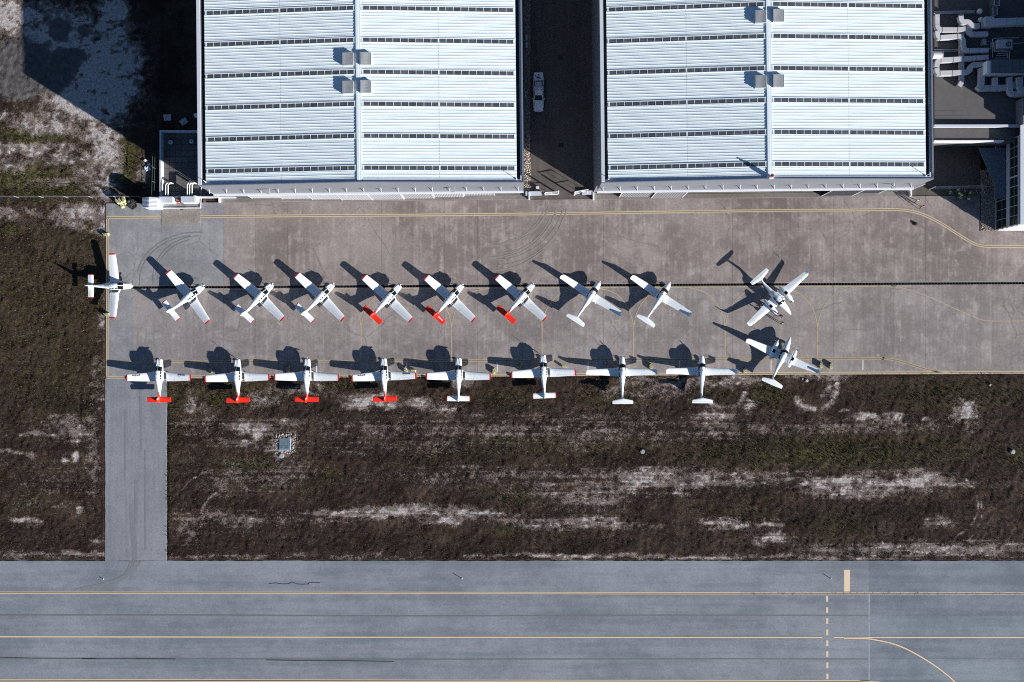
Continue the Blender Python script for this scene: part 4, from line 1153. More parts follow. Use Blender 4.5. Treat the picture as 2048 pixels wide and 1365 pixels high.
b = thing("annex_building", "low flat roofed building covered in silver air ducts beside the right hangar", "building", W(1930, 250))
o0 = Vector(b.location)
def bx(mb, x0, x1, y0, y1, z0, z1, zref=None, mi=0):
    """box whose top corners the photograph shows at px x0..x1, y0..y1"""
    zr_ = z1 if zref is None else zref
    a, c = W(x0, y1, zr_), W(x1, y0, zr_)
    return mb.span(a.x - o0.x, c.x - o0.x, a.y - o0.y, c.y - o0.y, z0 - 0, z1, mi)
E = 1866
bx(MB(), E + 3, 2300, -260, 253, 0, 5.5).build("roof", M_MEMB, b)
bx(MB(), E + 3, 2052, 249.5, 254.0, 5.5, 6.1).build("roof_parapet", M_COPE, b)
bx(MB(), E + 3, 2045, 254.2, 283, 2.3, 5.2).build("terrace_roof", M_MEMB, b)
bx(MB(), E + 3, 2008, 280.8, 283.6, 4.4, 5.42).build("terrace_parapet", M_WHITE, b)
bx(MB(), E + 3, 2300, 255, 292, 0, 2.3, 0).build("lower_wall", M_CLAD, b)
for y in (222, 232, 238):
    a, c = W(E + 4, y, 5.51), W(1940 if y != 222 else 1930, y - .5, 5.51)
    MB().tube([(a.x - o0.x, a.y - o0.y, 5.51), (c.x - o0.x, c.y - o0.y, 5.51)], .02, 4).build("roof_seam", M_DARK, b)
bx(MB(), 2046, 2300, 196, 249, 5.51, 7.3).build("screen_wall", M_CLAD, b)

g = thing("glass_wing", "glazed building wing with white frames at the right edge of the photo", "building", W(1991, 461))
o0 = Vector(g.location)
HG = 6.6
yb, yt = 461, 292
gx1 = 2300
def G(px, py, z=0.0):
    p = W(px, py, z); return Vector((p.x - o0.x, p.y - o0.y, z))
sp = G(1991, 461); nq = G(1991, yt); Lw = nq.y
MB().span(.25, 26, .2, Lw, 0.0, HG - .3).build("inner_core", M_INT, g)
MB().span(.0, 26, .0, Lw + 3, HG - .28, HG - .1).build("flat_roof", plain("pale_roof_gravel", (.45, .46, .48), .9, 0, .1), g)
MB().span(-.12, .52, -.12, Lw + 3.2, HG - .1, HG + .06).build("west_coping", M_COPE, g)
MB().span(.52, 26, -.12, .42, HG - .1, HG + .04).build("south_coping", M_WHITE, g)
# storey band, posts, sills
MB().span(-.10, .20, -.02, Lw, 3.05, 3.85).build("storey_band", M_FRAME, g)
MB().span(-.10, .20, -.02, Lw, 5.95, HG - .28).build("head_band", M_FRAME, g)
MB().span(-.10, .20, -.02, Lw, .0, .22).build("sill_band", M_FRAME, g)
n = 9; dv = Lw / n
for k in range(n + 1):
    w = .12 if k in (0, 5, n) else .035
    v0 = max(0, dv * k - w); v1 = min(Lw, dv * k + w)
    MB().span(-.06, .16, v0, v1, .22, 3.05).span(-.06, .16, v0, v1, 3.85, 5.95).build("mullion", M_FRAME, g)
MB().span(-.03, .12, .0, Lw, 4.86, 4.93).build("transom", M_GREY, g)
MB().span(-.03, .12, .0, Lw, 1.7, 1.76).build("transom", M_GREY, g)
for k in range(n):
    for z0, z1 in ((.22, 1.7), (1.76, 3.05), (3.85, 4.86), (4.93, 5.95)):
        MB().span(.05, .09, dv * k + .1, dv * (k + 1) - .1, z0, z1).build("pane", M_GLZ, g)
# south front: white louvre bands over a recessed base
MB().span(.1, 26, -.02, .18, 0, HG - .3).build("south_wall", plain("south_wall_shade", (.22, .2, .2), .8), g)
for k in range(5):
    z = .5 + 1.25 * k
    MB().span(.0, 26, -.14, -.025, z, z + .42).build("louvre_band", M_WHITE, g)
# blue-grey entrance canopy leaning over the west side
cv = [G(1958, 296, 2.9), G(1990, 372, 2.9), G(1990, 397, 2.9), G(2014, 397, 2.9), G(2014, 296, 2.9)]
MB().prism([(p.x, p.y) for p in cv], 2.7, 2.9).build("entrance_canopy", M_BLUE, g)

# tall plant room beyond the right edge (it shades the duct roof)
p = W(2056, 253, 5.5)
pr = tag(MB().span(p.x, p.x + 26, p.y, p.y + 40, 0, 10.6).build("plant_room", M_CLAD), "tall plant room block rising past the right edge behind the duct roof", "building")

# ducts and machines on the roof
def duct(pts, z, w, h, label, name="air_duct", mat=None, zs=None):
    P = [W(x, y, z + h / 2) for x, y in pts]
    base = Vector((P[0].x, P[0].y, 0))
    Q = []
    for i, p in enumerate(P):
        if 0 < i < len(P) - 1:       # round the elbows
            a = (P[i - 1] - p); c = (P[i + 1] - p); r = min(.8, a.length * .45, c.length * .45)
            p0, p1 = p + a.normalized() * r, p + c.normalized() * r
            for k in range(6):
                t = k / 5; Q.append(p0 * (1 - t) ** 2 + p * 2 * t * (1 - t) + p1 * t ** 2)
        else: Q.append(p)
    Q = [q - base for q in Q]
    t = thing(name, label, "air duct", base, 0, "silver ducts on the low roof")
    MB().tube(Q, 0, rect=(w, h)).build("duct_run", mat or M_DUCT, t)
    mb = MB()
    L = 0
    for i in range(1, len(Q)):       # flanged joints
        seg = (Q[i] - Q[i - 1]).length
        if seg > 1.2:
            n = max(1, int(seg / 1.5)); d = (Q[i] - Q[i - 1]).normalized()
            for k in range(n + 1):
                c = Q[i - 1] + d * (seg * k / n)
                mb.tube([c - d * .03, c + d * .03], 0, rect=(w + .07, h + .05))
    if mb.v: mb.build("flange", M_GREY, t)
    mb = MB()
    for i in range(0, len(Q), 4): mb.box((Q[i].x, Q[i].y, (5.5 + z) / 2), (.08, .08, max(.05, z - 5.5)))
    mb.build("duct_stand", M_DARK, t)
    return t
duct([(1873, 31), (1873, 61), (1920, 61), (1934, 58), (1941, 70), (1974, 69)], 6.2, .70, .6, "duct that starts beside the hangar parapet, topmost, and wriggles right in an S")
duct([(1873, 64), (1874, 77), (1918, 74), (1925, 80), (1926, 103), (1975, 102)], 6.0, .70, .6, "duct below the S-shaped one, with a long drop and a turn to the right")
duct([(1920, 34), (1922, 46), (1936, 45), (1943, 54), (1957, 53)], 6.6, .75, .6, "short hooked duct that feeds the square plenum box")
duct([(1978, 47), (2000, 46), (2110, 43)], 6.6, 1.1, .9, "wide straight duct running off the right edge, near the top")
duct([(1872, 136), (1874, 122), (1915, 120), (1975, 116)], 6.0, .75, .6, "straight duct below the round silver pipe end, running right into shade")
duct([(1872, 138), (1874, 148), (1914, 147), (1938, 145), (1941, 131), (1968, 130)], 6.0, .75, .6, "duct with a raised elbow at its right end, lowest of those from the hangar")
duct([(1922, 30), (1922.5, 100), (1922.5, 166), (1917, 174)], 5.7, .70, .5, "long duct running down the photo under the crossing ducts, ending in an open bend")
duct([(1962, 138), (1962, 170), (1955, 180)], 6.0, .8, .6, "short upright duct with an open spout beside the large dark air handling unit")
duct([(1957, 177.5), (1985, 177), (2002, 177), (2028, 174), (2030, 166)], 5.9, .85, .6, "duct lying along the roof below the large dark air handling unit")
duct([(1989, 157), (1989, 172)], 6.2, .75, .6, "left short connecting duct between the dark unit and the duct below it")
duct([(2018, 156), (2018, 172), (2019, 189), (2100, 191)], 6.2, .75, .6, "duct that drops from the dark unit and bends right along the sunny roof")
duct([(2037, 156), (2038, 183), (2100, 184)], 6.4, .9, .7, "broad round-cornered duct at the right edge below the dark unit")
t = thing("plenum_box", "square silver plenum box among the roof ducts", "air duct", W(1965, 53, 5.5) * 1)
t.location.z = 5.5
MB().box((0, 0, 1.3), (1.4, 1.45, 1.3)).build("casing", M_DUCT, t); MB().box((0, 0, .3), (1.2, 1.2, .6)).build("stand", M_DARK, t); MB().box((0, 0, 1.96), (1.46, .05, .03)).build("flange", M_GREY, t)
t = thing("pipe_end", "fat round silver pipe end sticking out beside the hangar parapet", "air duct", W(1870, 112, 6.2)); t.location.z = 0
MB().tube([(-.6, 0, 6.4), (.9, 0, 6.4)], .62, 18).build("pipe", M_DUCT, t, True); MB().tube([(.86, 0, 6.4), (.95, 0, 6.4)], .65, 18).build("rim", M_GREY, t)
# air handling unit
t = thing("air_handling_unit", "large dark panelled air handling unit with a bright sloped side, at the right edge", "machine", W(1983, 146, 7.9)); t.location.z = 0
o0 = Vector(t.location)
MB().span(0, 12, 0, 2.1, 6.0, 7.9).build("casing", M_UNIT, t)
MB().span(-.03, 12, -.03, 0, 6.0, 7.7).build("south_side", M_DUCT, t); MB().span(-.6, -.03, .05, 1.95, 6.0, 7.75).build("end_hood", M_WHITE, t)
for k in range(11): MB().span(.15 + k * 1.05, 1.15 + k * 1.05, .06, 1.0, 7.902, 7.94).span(.15 + k * 1.05, 1.15 + k * 1.05, 1.06, 2.04, 7.902, 7.94).build("roof_panel", M_UNIT, t)
MB().span(.3, 11.5, .3, 1.8, 5.5, 6.0).build("base_frame", M_DARK, t)
# condenser with fan
t = thing("condenser", "blue-grey condenser with a round black fan among pipes", "machine", W(2010, 88, 6.9)); t.location.z = 0
MB().box((0, 0, 6.25), (2.2, 1.35, 1.3)).build("casing", M_DUCT, t)
MB().cyl((.55, -.05), .42, 6.9, 6.98, 18).build("fan_ring", M_DARK, t)
mb = MB()
for k in range(5): a = k * 1.2566; mb.box((.55 + .2 * math.cos(a), -.05 + .2 * math.sin(a), 6.99), (.36, .12, .02), a)
mb.build("fan_blades", M_GREY, t); MB().box((0, 0, 5.55), (2.0, 1.2, .1)).build("base_frame", M_DARK, t)
# pipe racks
def pipes(name, label, runs, z, r=.06, mat=M_GREY, cat="pipes"):
    t = thing(name, label, cat, W(runs[0][0][0], runs[0][0][1], z)); t.location.z = 0; o = Vector(t.location)
    for run in runs:
        MB().tube([W(x, y, z) - o for x, y in run], r, 6).build("pipe", mat, t)
    mb = MB()
    for run in runs[:1]:
        for x, y in run: q = W(x, y, z) - o; mb.box((q.x, q.y, (5.5 + z) / 2), (.07, .07, z - 5.5))
    mb.build("pipe_stand", M_DARK, t)
M_PIPE = plain("pale_pipe", (.42, .44, .47), .45, 0, .08)
pipes("pipe_run", "upper row of four thin pipes running right from the hangar parapet", [[(1868, 23.5), (1949, 21.5)], [(1868, 25), (1949, 23)], [(1868, 26.6), (1949, 24.6)], [(1868, 28), (1949, 26.3)]], 5.75, .05, M_PIPE)
pipes("pipe_run", "lower pair of thin pipes running right from the hangar parapet", [[(1868, 100.5), (1915, 99.5)], [(1868, 103.5), (1915, 102.3)]], 5.75, .06, M_PIPE)
pipes("pipe_loop", "looping pipework around the condenser with the black fan", [[(1972, 98), (1982, 98), (1982, 86), (1986, 86), (1990, 101), (2018, 103), (2022, 100), (2026, 88), (2048, 86)], [(1984, 80), (1988, 77), (2038, 76)], [(1986, 101), (1990, 104), (2014, 104), (2016, 118)], [(1995, 108), (2014, 107.5)], [(1992, 112), (2014, 111.5)], [(1990, 117), (2014, 116.5)], [(1985, 80), (1985, 116)], [(2019, 104), (2019, 119)], [(2024, 80), (2025, 100)]], 6.3, .07, M_PIPE)
t = thing("louvre_screen", "tilted frame of two dark louvre panels standing on the duct roof", "screen", W(1984, 38, 5.5))
t.location.z = 5.5
MB().hexa([(-.45, 0, 0), (.45, 0, .0), (.45, 1.5, 0), (-.45, 1.5, 0), (-.45, 0, 1.0), (.2, .2, 1.0), (.2, 1.5, 1.0), (-.45, 1.5, 1.0)]).build("lower_panel", M_UNIT, t)
MB().hexa([(-.45, 1.6, 0), (.5, 1.6, .0), (.5, 2.9, 0), (-.45, 2.9, 0), (-.45, 1.6, 1.3), (.5, 1.6, 1.1), (.5, 2.7, 1.1), (-.45, 2.95, 1.3)]).build("upper_panel", M_UNIT, t)
MB().tube([(-.45, 0, 1.02), (-.45, 1.5, 1.02), (.2, 1.5, 1.02), (.2, .2, 1.02), (-.45, 0, 1.02)], .04, 5).tube([(-.45, 1.6, 1.33), (-.45, 2.95, 1.33), (.5, 2.7, 1.13), (.5, 1.6, 1.13), (-.45, 1.6, 1.33)], .04, 5).build("white_frame", M_WHITE, t)
for i, (x, y, lab) in enumerate(((1961, 22, "upper of two white mushroom vents beside the tilted louvre frame"), (1963, 39, "lower of two white mushroom vents, next to the square plenum box"))):
    t = thing("mushroom_vent", lab, "vent", W(x, y, 6.4), 0, "white mushroom vents"); t.location.z = 5.5
    MB().cyl((0, 0), .22, 0, .7, 12).build("stem", M_GREY, t); MB().cyl((0, 0), .42, .6, .78, 16).cyl((0, 0), .42, .78, .95, 16, 0, .12).build("cap", M_WHITE, t)
t = thing("roof_box", "small grey valve box standing near the pipe loops", "machine", W(1968, 85, 6.0)); t.location.z = 5.5
MB().box((0, 0, .35), (.5, .95, .7)).build("casing", M_VENT, t); MB().tube([(.25, .2, .3), (1.0, .2, .3)], .06, 6).tube([(.25, -.3, .3), (1.0, -.3, .3)], .06, 6).build("pipe_stub", M_PIPE, t)

# fence and gate across the shaded yard
def fence_run(name, label, x0, y0, x1, y1, h, step, mat, cat="fence", rails=(.1, .5, .95), r=.03, sheet=None):
    a, c = W(x0, y0), W(x1, y1); d = c - a; L = d.length; an = math.atan2(d.y, d.x)
    t = thing(name, label, cat, a, an)
    n = max(1, round(L / step))
    for k in range(n + 1): MB().cyl((0, 0), r * 1.5, 0, h, 6).build("post", mat, t, False, (L * k / n, 0, 0))
    mb = MB()
    for q in rails: mb.tube([(0, 0, h * q), (L, 0, h * q)], r * .7, 4)
    mb.build("rail", mat, t)
    if sheet:
        mb = MB(); s = .25; k = 0
        while s * k < L:
            mb.tube([(s * k, 0, .08), (s * k, 0, h - .05)], .012, 3); k += 1
        o = mb.build("wire_mesh", sheet, t); o['kind'] = 'stuff'
    return t
fence_run("yard_fence", "grey railing fence across the shaded yard behind the people in green vests", 1858, 379, 1955, 376.5, 2.0, 2.4, M_VENT, rails=(.05, .5, .97), r=.06, sheet=M_GREY)
t = thing("yard_gate", "small grey mesh gate leaf standing open at the end of the railing fence", "gate", W(1951, 378), R(-68))
MB().tube([(0, 0, .1), (1.2, 0, .1), (1.2, 0, 1.9), (0, 0, 1.9), (0, 0, .1)], .04, 6).build("gate_frame", M_VENT, t)
mb = MB()
for k in range(10): mb.tube([(.1 + k * .11, 0, .1), (.1 + k * .11, 0, 1.9)], .012, 3)
mb.build("gate_bars", M_GREY, t)
fence_run("yard_fence", "short grey railing between the gate leaf and the blue canopy", 1959, 378, 1990, 375, 2.0, 2.4, M_GREY, rails=(.5, .97), r=.04)
# kerb along the gravel
t = tag(MB().span(W(1959.6, 400).x, W(1961.2, 400).x, W(1960, 463).y, W(1960, 392).y, -.1, .035).build("kerb", M_DARK), "dark kerb edge between the apron and the gravel bed", "kerb")

# ------------------------------------------------------------------ between the hangars: swing gate, pick-up truck, drains, benches
for nm, lab, px, ang, sgn in (("swing_gate", "open white pipe gate leaf on the left side of the passage between the hangars", 1116, 183, 1), ("swing_gate", "open white pipe gate leaf on the right side of the passage between the hangars", 1148, 10, -1)):
    p = W(px, 389)
    t = thing(nm, lab, "gate", p, R(ang), "gate leaves between the hangars")
    L = 2.2
    MB().tube([(0, 0, .15), (L, 0, .15), (L, 0, 2.1), (0, 0, 2.1), (0, 0, .15)], .07, 8).build("gate_frame", M_WHITE, t)
    MB().tube([(.0, 0, 1.1), (L, 0, 1.1)], .04, 6).tube([(L * .5, 0, .15), (L * .5, 0, 2.1)], .03, 6).build("gate_bar", M_WHITE, t)
    for q in (0, L): MB().cyl((q, -.12), .12, 0, .45 if q else 1.9, 10).build("gate_post", M_WHITE, t)
for a, c, lab in (((1051, 388.5), (1083, 388), "low grey kerb wall joining the left hangar to the pipe gate"), ((1164, 387), (1186, 386.6), "low grey kerb wall joining the right hangar to the pipe gate")):
    A, B = W(*a), W(*c)
    t = thing("kerb_wall", lab, "wall", A, math.atan2(B.y - A.y, B.x - A.x)); L = (B - A).length
    MB().span(0, L, -.3, .3, 0, .35).build("base", M_VENT, t); MB().span(0, L, -.34, .34, .35, .42).build("cap", M_COPE, t)
t = thing("white_crate", "small white box on the ground behind the left pipe gate", "box", W(1075, 376.5))
MB().box((0, 0, .25), (.5, .28, .5)).build("box_body", M_WHITE, t); MB().box((0, 0, .52), (.54, .32, .05)).build("lid", M_WHITE, t)
for i, (x, y, lab) in enumerate(((1122, 291, "square dark drain cover in the middle of the passage, near the sunlit corner"), (1120.5, 115, "square dark drain cover in the passage, level with the rear of the truck"))):
    t = thing("drain_cover", lab, "drain cover", W(x, y), 0, "drain covers in the passage")
    MB().box((0, 0, .01), (.8, .7, .03)).build("frame", M_DARK, t)
    mb = MB()
    for k in range(7): mb.box((-.3 + k * .1, 0, .03), (.04, .6, .02))
    mb.build("grate", M_TYRE, t)
for x, y, lab in ((1053, 78, "upper of two pale benches against the left hangar's east wall"), (1053, 92.5, "lower of two pale benches against the left hangar's east wall")):
    t = thing("bench", lab, "bench", W(x, y), 0, "pale benches in the passage")
    MB().box((0, 0, .45), (.35, .95, .06)).build("seat", M_COPE, t)
    for q in (-.38, .38): MB().box((0, q, .21), (.3, .06, .42)).build("leg", M_GREY, t)
t = thing("wall_pipe", "bent blue-grey downpipe at the foot of the left hangar's east wall", "pipe", W(1050, 193))
MB().tube([(0, 0, 2.2), (.3, .1, 1.2), (.35, .6, .2), (.35, 1.0, .1)], .08, 8).tube([(0, -.4, 2.0), (.3, -.7, 1.0), (.3, -1.3, .2)], .07, 8).build("pipe", M_COPE, t, True)
t = thing("cable_tray", "long blue-grey cable tray along the foot of the right hangar's west wall", "cable tray", W(1196.5, 340, 1.5)); t.location.z = 0
MB().span(-.12, .18, 0, 22.5, 1.3, 1.5).build("tray", M_COPE, t)
for k in range(10): MB().box((.05, 1 + 2.3 * k, .65), (.08, .08, 1.3)).build("bracket", M_GREY, t)

t = thing("pickup_truck", "pale pick-up truck with a cluttered bed parked in the shaded passage between the hangars", "truck", W(1076.6, 190))
def trk(py): return (W(1076, 190).y - W(1076, py).y) * -1
M_TRK = plain("truck_paint", (0.78, 0.82, 0.85), .35, 0, .05)
body = [(.0, -2.75, 0), ]
rings = []
for y, w, z0, z1 in ((-2.82, .55, .45, .78), (-2.72, .74, .42, .92), (-2.3, .84, .38, 1.02), (-1.35, .88, .36, 1.10), (-1.2, .88, .36, 1.12), (.95, .89, .36, 1.12), (1.0, .88, .40, 1.1)):
    rings.append([(-w, y, z0), (w, y, z0), (w, y, z1 - .12), (w * .86, y, z1), (-w * .86, y, z1), (-w, y, z1 - .12)])
MB().loft(rings[::-1]).build("body", M_TRK, t)
MB().hexa([(-.80, -1.35, 1.1), (.80, -1.35, 1.1), (.80, .32, 1.1), (-.80, .32, 1.1), (-.64, -.60, 1.72), (.64, -.60, 1.72), (.66, .18, 1.72), (-.66, .18, 1.72)]).build("cab", M_TRK, t)
MB().add([(-.70, -1.31, 1.15), (.70, -1.31, 1.15), (.58, -.66, 1.70), (-.58, -.66, 1.70)], [(0, 1, 2, 3)]).build("windscreen", M_GLASS, t).location.z = .03
for s in (-1, 1):
    MB().add([(s * .80, -1.05, 1.2), (s * .80, .22, 1.2), (s * .69, .12, 1.64), (s * .69, -.62, 1.64)], [(0, 1, 2, 3)]).build("side_window", M_GLASS, t).location.x = s * .012
    MB().box((s * .98, -1.0, 1.12), (.16, .12, .14)).build("mirror", M_TRK, t)
    for y in (-1.95, 1.35):
        w_ = MB().loft([[(s * .84 + q, y + .34 * math.cos(2 * math.pi * j / 14), .34 + .34 * math.sin(2 * math.pi * j / 14)) for j in range(14)] for q in (-.11, .11)]).build("wheel", M_TYRE, t)
        MB().loft([[(s * .84 + q, y + .2 * math.cos(2 * math.pi * j / 10), .34 + .2 * math.sin(2 * math.pi * j / 10)) for j in range(10)] for q in (-.115, .115)]).build("rim", M_VENT, w_)
    MB().box((s * .6, -2.74, .78), (.28, .1, .14)).build("headlight", M_WHITE, t)
    MB().box((s * .80, .75, 1.2), (.12, .1, .1)).build("side_marker", M_RED, t)
MB().tube([(-.8, -2.72, .45), (-.4, -2.9, .45), (.4, -2.9, .45), (.8, -2.72, .45)], .09, 8).build("bumper", M_WHITE, t)
MB().span(-.86, .86, .98, 3.3, .55, .62).build("bed_floor", M_VENT, t)
for s in (-1, 1): MB().span(s * .86 - .03, s * .86 + .03, .98, 2.6, .62, 1.12).build("bed_side", M_TRK, t)
MB().tube([(-.55, .45, 1.80), (-.55, 1.9, 1.80), (.55, 1.9, 1.80), (.55, .45, 1.80), (-.55, .45, 1.80)], .035, 6).build("ladder_rack", M_WHITE, t)
for y in (.5, 1.85):
    for s in (-1, 1): MB().tube([(s * .55, y, .7), (s * .55, y, 1.8)], .03, 5).build("rack_post", M_WHITE, t)
MB().span(-.5, .5, .95, 1.75, .63, 1.25).build("bed_box", M_COPE, t)
MB().span(-.72, .72, 2.0, 3.32, 1.05, 1.13).build("tail_deck", M_TRK, t)
MB().span(-.7, .7, 2.05, 3.2, .63, 1.04).build("deck_base", M_GREY, t)
for k in range(9): MB().box((random.uniform(-.5, .5), random.uniform(2.1, 3.0), 1.16), (random.uniform(.06, .28), random.uniform(.06, .22), random.uniform(.05, .2)), random.random() * 3).build("tool", M_DARK, t)
MB().span(-.4, .4, 3.33, 3.36, .66, 1.0).build("tailgate", M_TRK, t)

# ------------------------------------------------------------------ yard beside the left hangar
yd = thing("walled_yard", "small walled yard with dark tiled floor beside the left hangar", "yard", W(322, 392))
o0 = Vector(yd.location)
def Y(px, py, z=0.0): q = W(px, py, z); return Vector((q.x - o0.x, q.y - o0.y, z))
HY = 1.0
a, c = Y(319, 395, HY), Y(322.5, 261, HY)
MB().span(a.x, a.x + .26, a.y, c.y, 0, HY).build("west_wall", M_COPE, yd)
d = Y(420, 263, HY)
MB().span(a.x + .26, d.x + 4, c.y - .2, c.y, 0, HY).build("north_wall", M_COPE, yd)
MB().span(a.x + .26, d.x + 4, a.y, a.y + .2, 0, .9).build("south_wall", M_COPE, yd)
M_TILE = plain("yard_tile", (0.10, 0.095, 0.095), .8, 0, .2, 2, .4, 0, .15)
x0, x1, y0, y1 = a.x + .28, a.x + 11.5, a.y + .2, c.y - .2
nx, ny = 11, 11; tx, ty = (x1 - x0) / nx, (y1 - y0) / ny
tm = MB().span(0, tx - .05, 0, ty - .05, 0, .08).build("floor_tile", M_TILE, yd, False, (x0, y0, -.02)).data
for i in range(nx):
    for j in range(ny):
        if i or j: link("floor_tile", tm, yd, (x0 + tx * i, y0 + ty * j, -.02 + random.uniform(-.008, .008)))
for x, y, lab in ((340.5, 284.5, "left round grey vent cap in the walled yard"), (382.5, 283, "right round grey vent cap in the walled yard")):
    t = thing("vent_cap", lab, "vent", W(x, y, .5), 0, "round vent caps in the yard"); t.location.z = .06
    MB().cyl((0, 0), .33, 0, .35, 16).build("drum", M_GREY, t); MB().cyl((0, 0), .36, .35, .45, 16, 0, .16).build("cap", M_COPE, t); MB().cyl((0, 0), .1, .45, .52, 8).build("knob", M_DARK, t)
def bent(label, pts, r=.09):
    P = [W(x, y, z) for x, y, z in pts]; base = Vector((P[0].x, P[0].y, 0))
    t = thing("bent_pipe", label, "pipe", base, 0, "bent white pipes in the yard")
    MB().tube([p - base for p in P], r, 8).build("pipe", M_WHITE, t, True)
    MB().box((P[0].x - base.x, P[0].y - base.y, P[0].z / 2), (.16, .16, P[0].z)).build("stand", M_GREY, t)
    q = P[-1] - base; MB().tube([q, (q.x + .05, q.y + .05, q.z - .9)], r, 8).build("spout", M_WHITE, t)
for x, kx, lab in ((331, 336.5, "leftmost bent white pipe in the walled yard"), (336, 341, "second bent white pipe from the left in the walled yard"), (374.5, 378, "third bent white pipe from the left in the yard, first of the right trio"),
                   (379, 382, "middle bent white pipe of the trio by the hangar"), (384, 388, "bent white pipe of the trio nearest the hangar")):
    bent(lab, [(x, 394, 1.25), (x, 385, 1.25), (x, 371, 1.25), (x + (kx - x) * .5, 367.5, 1.25), (kx, 366, 1.2)], .085)
def tank(x0, x1, y0, y1, h, label):
    p, q = W(x0, y1, h), W(x1, y0, h)
    t = thing("storage_cabinet", label, "cabinet", ((p.x + q.x) / 2, (p.y + q.y) / 2, 0), 0, "pale storage cabinets")
    w, l = q.x - p.x, q.y - p.y
    MB().box((0, 0, h / 2 + .03), (w, l, h - .1)).build("cabinet_body", M_WHITE, t); MB().box((0, 0, h), (w + .1, l + .1, .06)).build("lid", M_COPE, t)
    MB().box((0, -l / 2 - .011, h / 2), (.03, .02, h - .3)).build("door_seam", M_DARK, t)
tank(318, 345, 394.5, 405.5, 1.5, "white storage cabinet left of the red hydrant by the walled yard")
tank(362.5, 390, 394, 405, 1.5, "white storage cabinet right of the red hydrant by the walled yard")
t = thing("white_locker", "narrow tall white locker at the hangar end of the storage cabinets", "cabinet", W(397, 401))
MB().box((0, 0, .75), (.35, .9, 1.5)).build("locker_body", M_WHITE, t); MB().box((0, 0, 1.52), (.4, .95, .05)).build("lid", M_WHITE, t)
t = thing("fire_hydrant", "red and white fire hydrant with hose reel between the two white cabinets", "hydrant", W(359, 406.5))
MB().cyl((0, 0), .13, 0, .75, 10).build("barrel", M_RED, t); MB().cyl((0, 0), .16, .75, .9, 10, 0, .05).build("bonnet", M_RED, t); MB().tube([(-.3, 0, .55), (.3, 0, .55)], .07, 8).build("outlet", M_WHITE, t)
MB().loft([[(.05 + q, .55 + .32 * math.cos(2 * math.pi * j / 14), .6 + .32 * math.sin(2 * math.pi * j / 14)) for j in range(14)] for q in (-.3, .3)]).build("hose_reel", plain("hose_brown", (.16, .10, .07), .8), t)
# corrugated shed
p, q = W(284.5, 416, 2.4), W(314.5, 395, 2.4)
t = thing("tin_shed", "small tin shed with a ribbed two-tone roof at the corner of the apron", "shed", ((p.x + q.x) / 2, (p.y + q.y) / 2, 0))
w, l = q.x - p.x, q.y - p.y
MB().box((0, 0, 1.15), (w - .2, l - .2, 2.3)).build("wall", M_COPE, t)
for s in (0, 1):
    u0, u1 = (-w / 2, -.08) if s == 0 else (.0, w / 2)
    za, zb = (2.32, 2.62) if s == 0 else (2.62, 2.42)
    mb = MB().hexa([(u0, -l / 2, za - .05), (u1, -l / 2, zb - .05), (u1, l / 2, zb - .05), (u0, l / 2, za - .05), (u0, -l / 2, za), (u1, -l / 2, zb), (u1, l / 2, zb), (u0, l / 2, za)])
    for k in range(8):
        v = -l / 2 + (k + .5) * l / 8
        mb.hexa([(u0, v - .04, za), (u1, v - .04, zb), (u1, v + .04, zb), (u0, v + .04, za), (u0, v - .02, za + .05), (u1, v - .02, zb + .05), (u1, v + .02, zb + .05), (u0, v + .02, za + .05)])
    mb.build("roof_half", M_COPE if s == 0 else M_LEDGE, t)
# wire fence on the left
fence_run("wire_fence", "thin wire fence with leaning posts running left from the tin shed across the grass", -60, 396, 284, 396.5, 1.45, 4.0, M_VENT, rails=(.97,), r=.028, sheet=M_DARK)
fence_run("side_fence", "thin dark green mesh fence just outside the yard's left wall", 313, 395, 315, 312, 1.8, 2.2, plain("green_wire", (.06, .10, .08), .6), rails=(.5, .97), r=.03)

# ------------------------------------------------------------------ tie-down blocks with yellow and black stripes
M_YB = plain("block_yellow", (0.62, 0.60, 0.30), .8, 0, .15); M_BB = plain("block_black", (0.02, 0.02, 0.02), .8)
def block_mesh(L=.95, w=.44, h=.42):
    mb = MB(); n = 8; sk = .16
    for k in range(n):
        y0, y1 = -L / 2 + L * k / n, -L / 2 + L * (k + 1) / n
        cl = lambda v: max(-L / 2, min(L / 2, v))
        P = [(-w / 2, cl(y0 - sk)), (w / 2, cl(y0 + sk)), (w / 2, cl(y1 + sk)), (-w / 2, cl(y1 - sk))]
        if k == 0: P[0] = (-w / 2, -L / 2); P[1] = (w / 2, -L / 2)
        if k == n - 1: P[2] = (w / 2, L / 2); P[3] = (-w / 2, L / 2)
        mb.hexa([(x, y, 0) for x, y in P] + [(x * .9, y * .97, h) for x, y in P], k % 2)
    return mb
bm = None
def block(px, py, rz, label, z=0.0, group="striped tie-down blocks"):
    global bm
    t = thing("tie_down_block", label, "tie-down block", W(px, py), R(rz), group); t.location.z = z
    if bm is None:
        bm = block_mesh().build("block_body", [M_YB, M_BB], t).data
        bm2 = MB().tube([(0, -.09, .42), (0, -.06, .5), (0, .06, .5), (0, .09, .42)], .018, 5).build("ring", M_GREY, t).data
        block.ring = bm2
    else:
        link("block_body", bm, t); link("ring", block.ring, t)
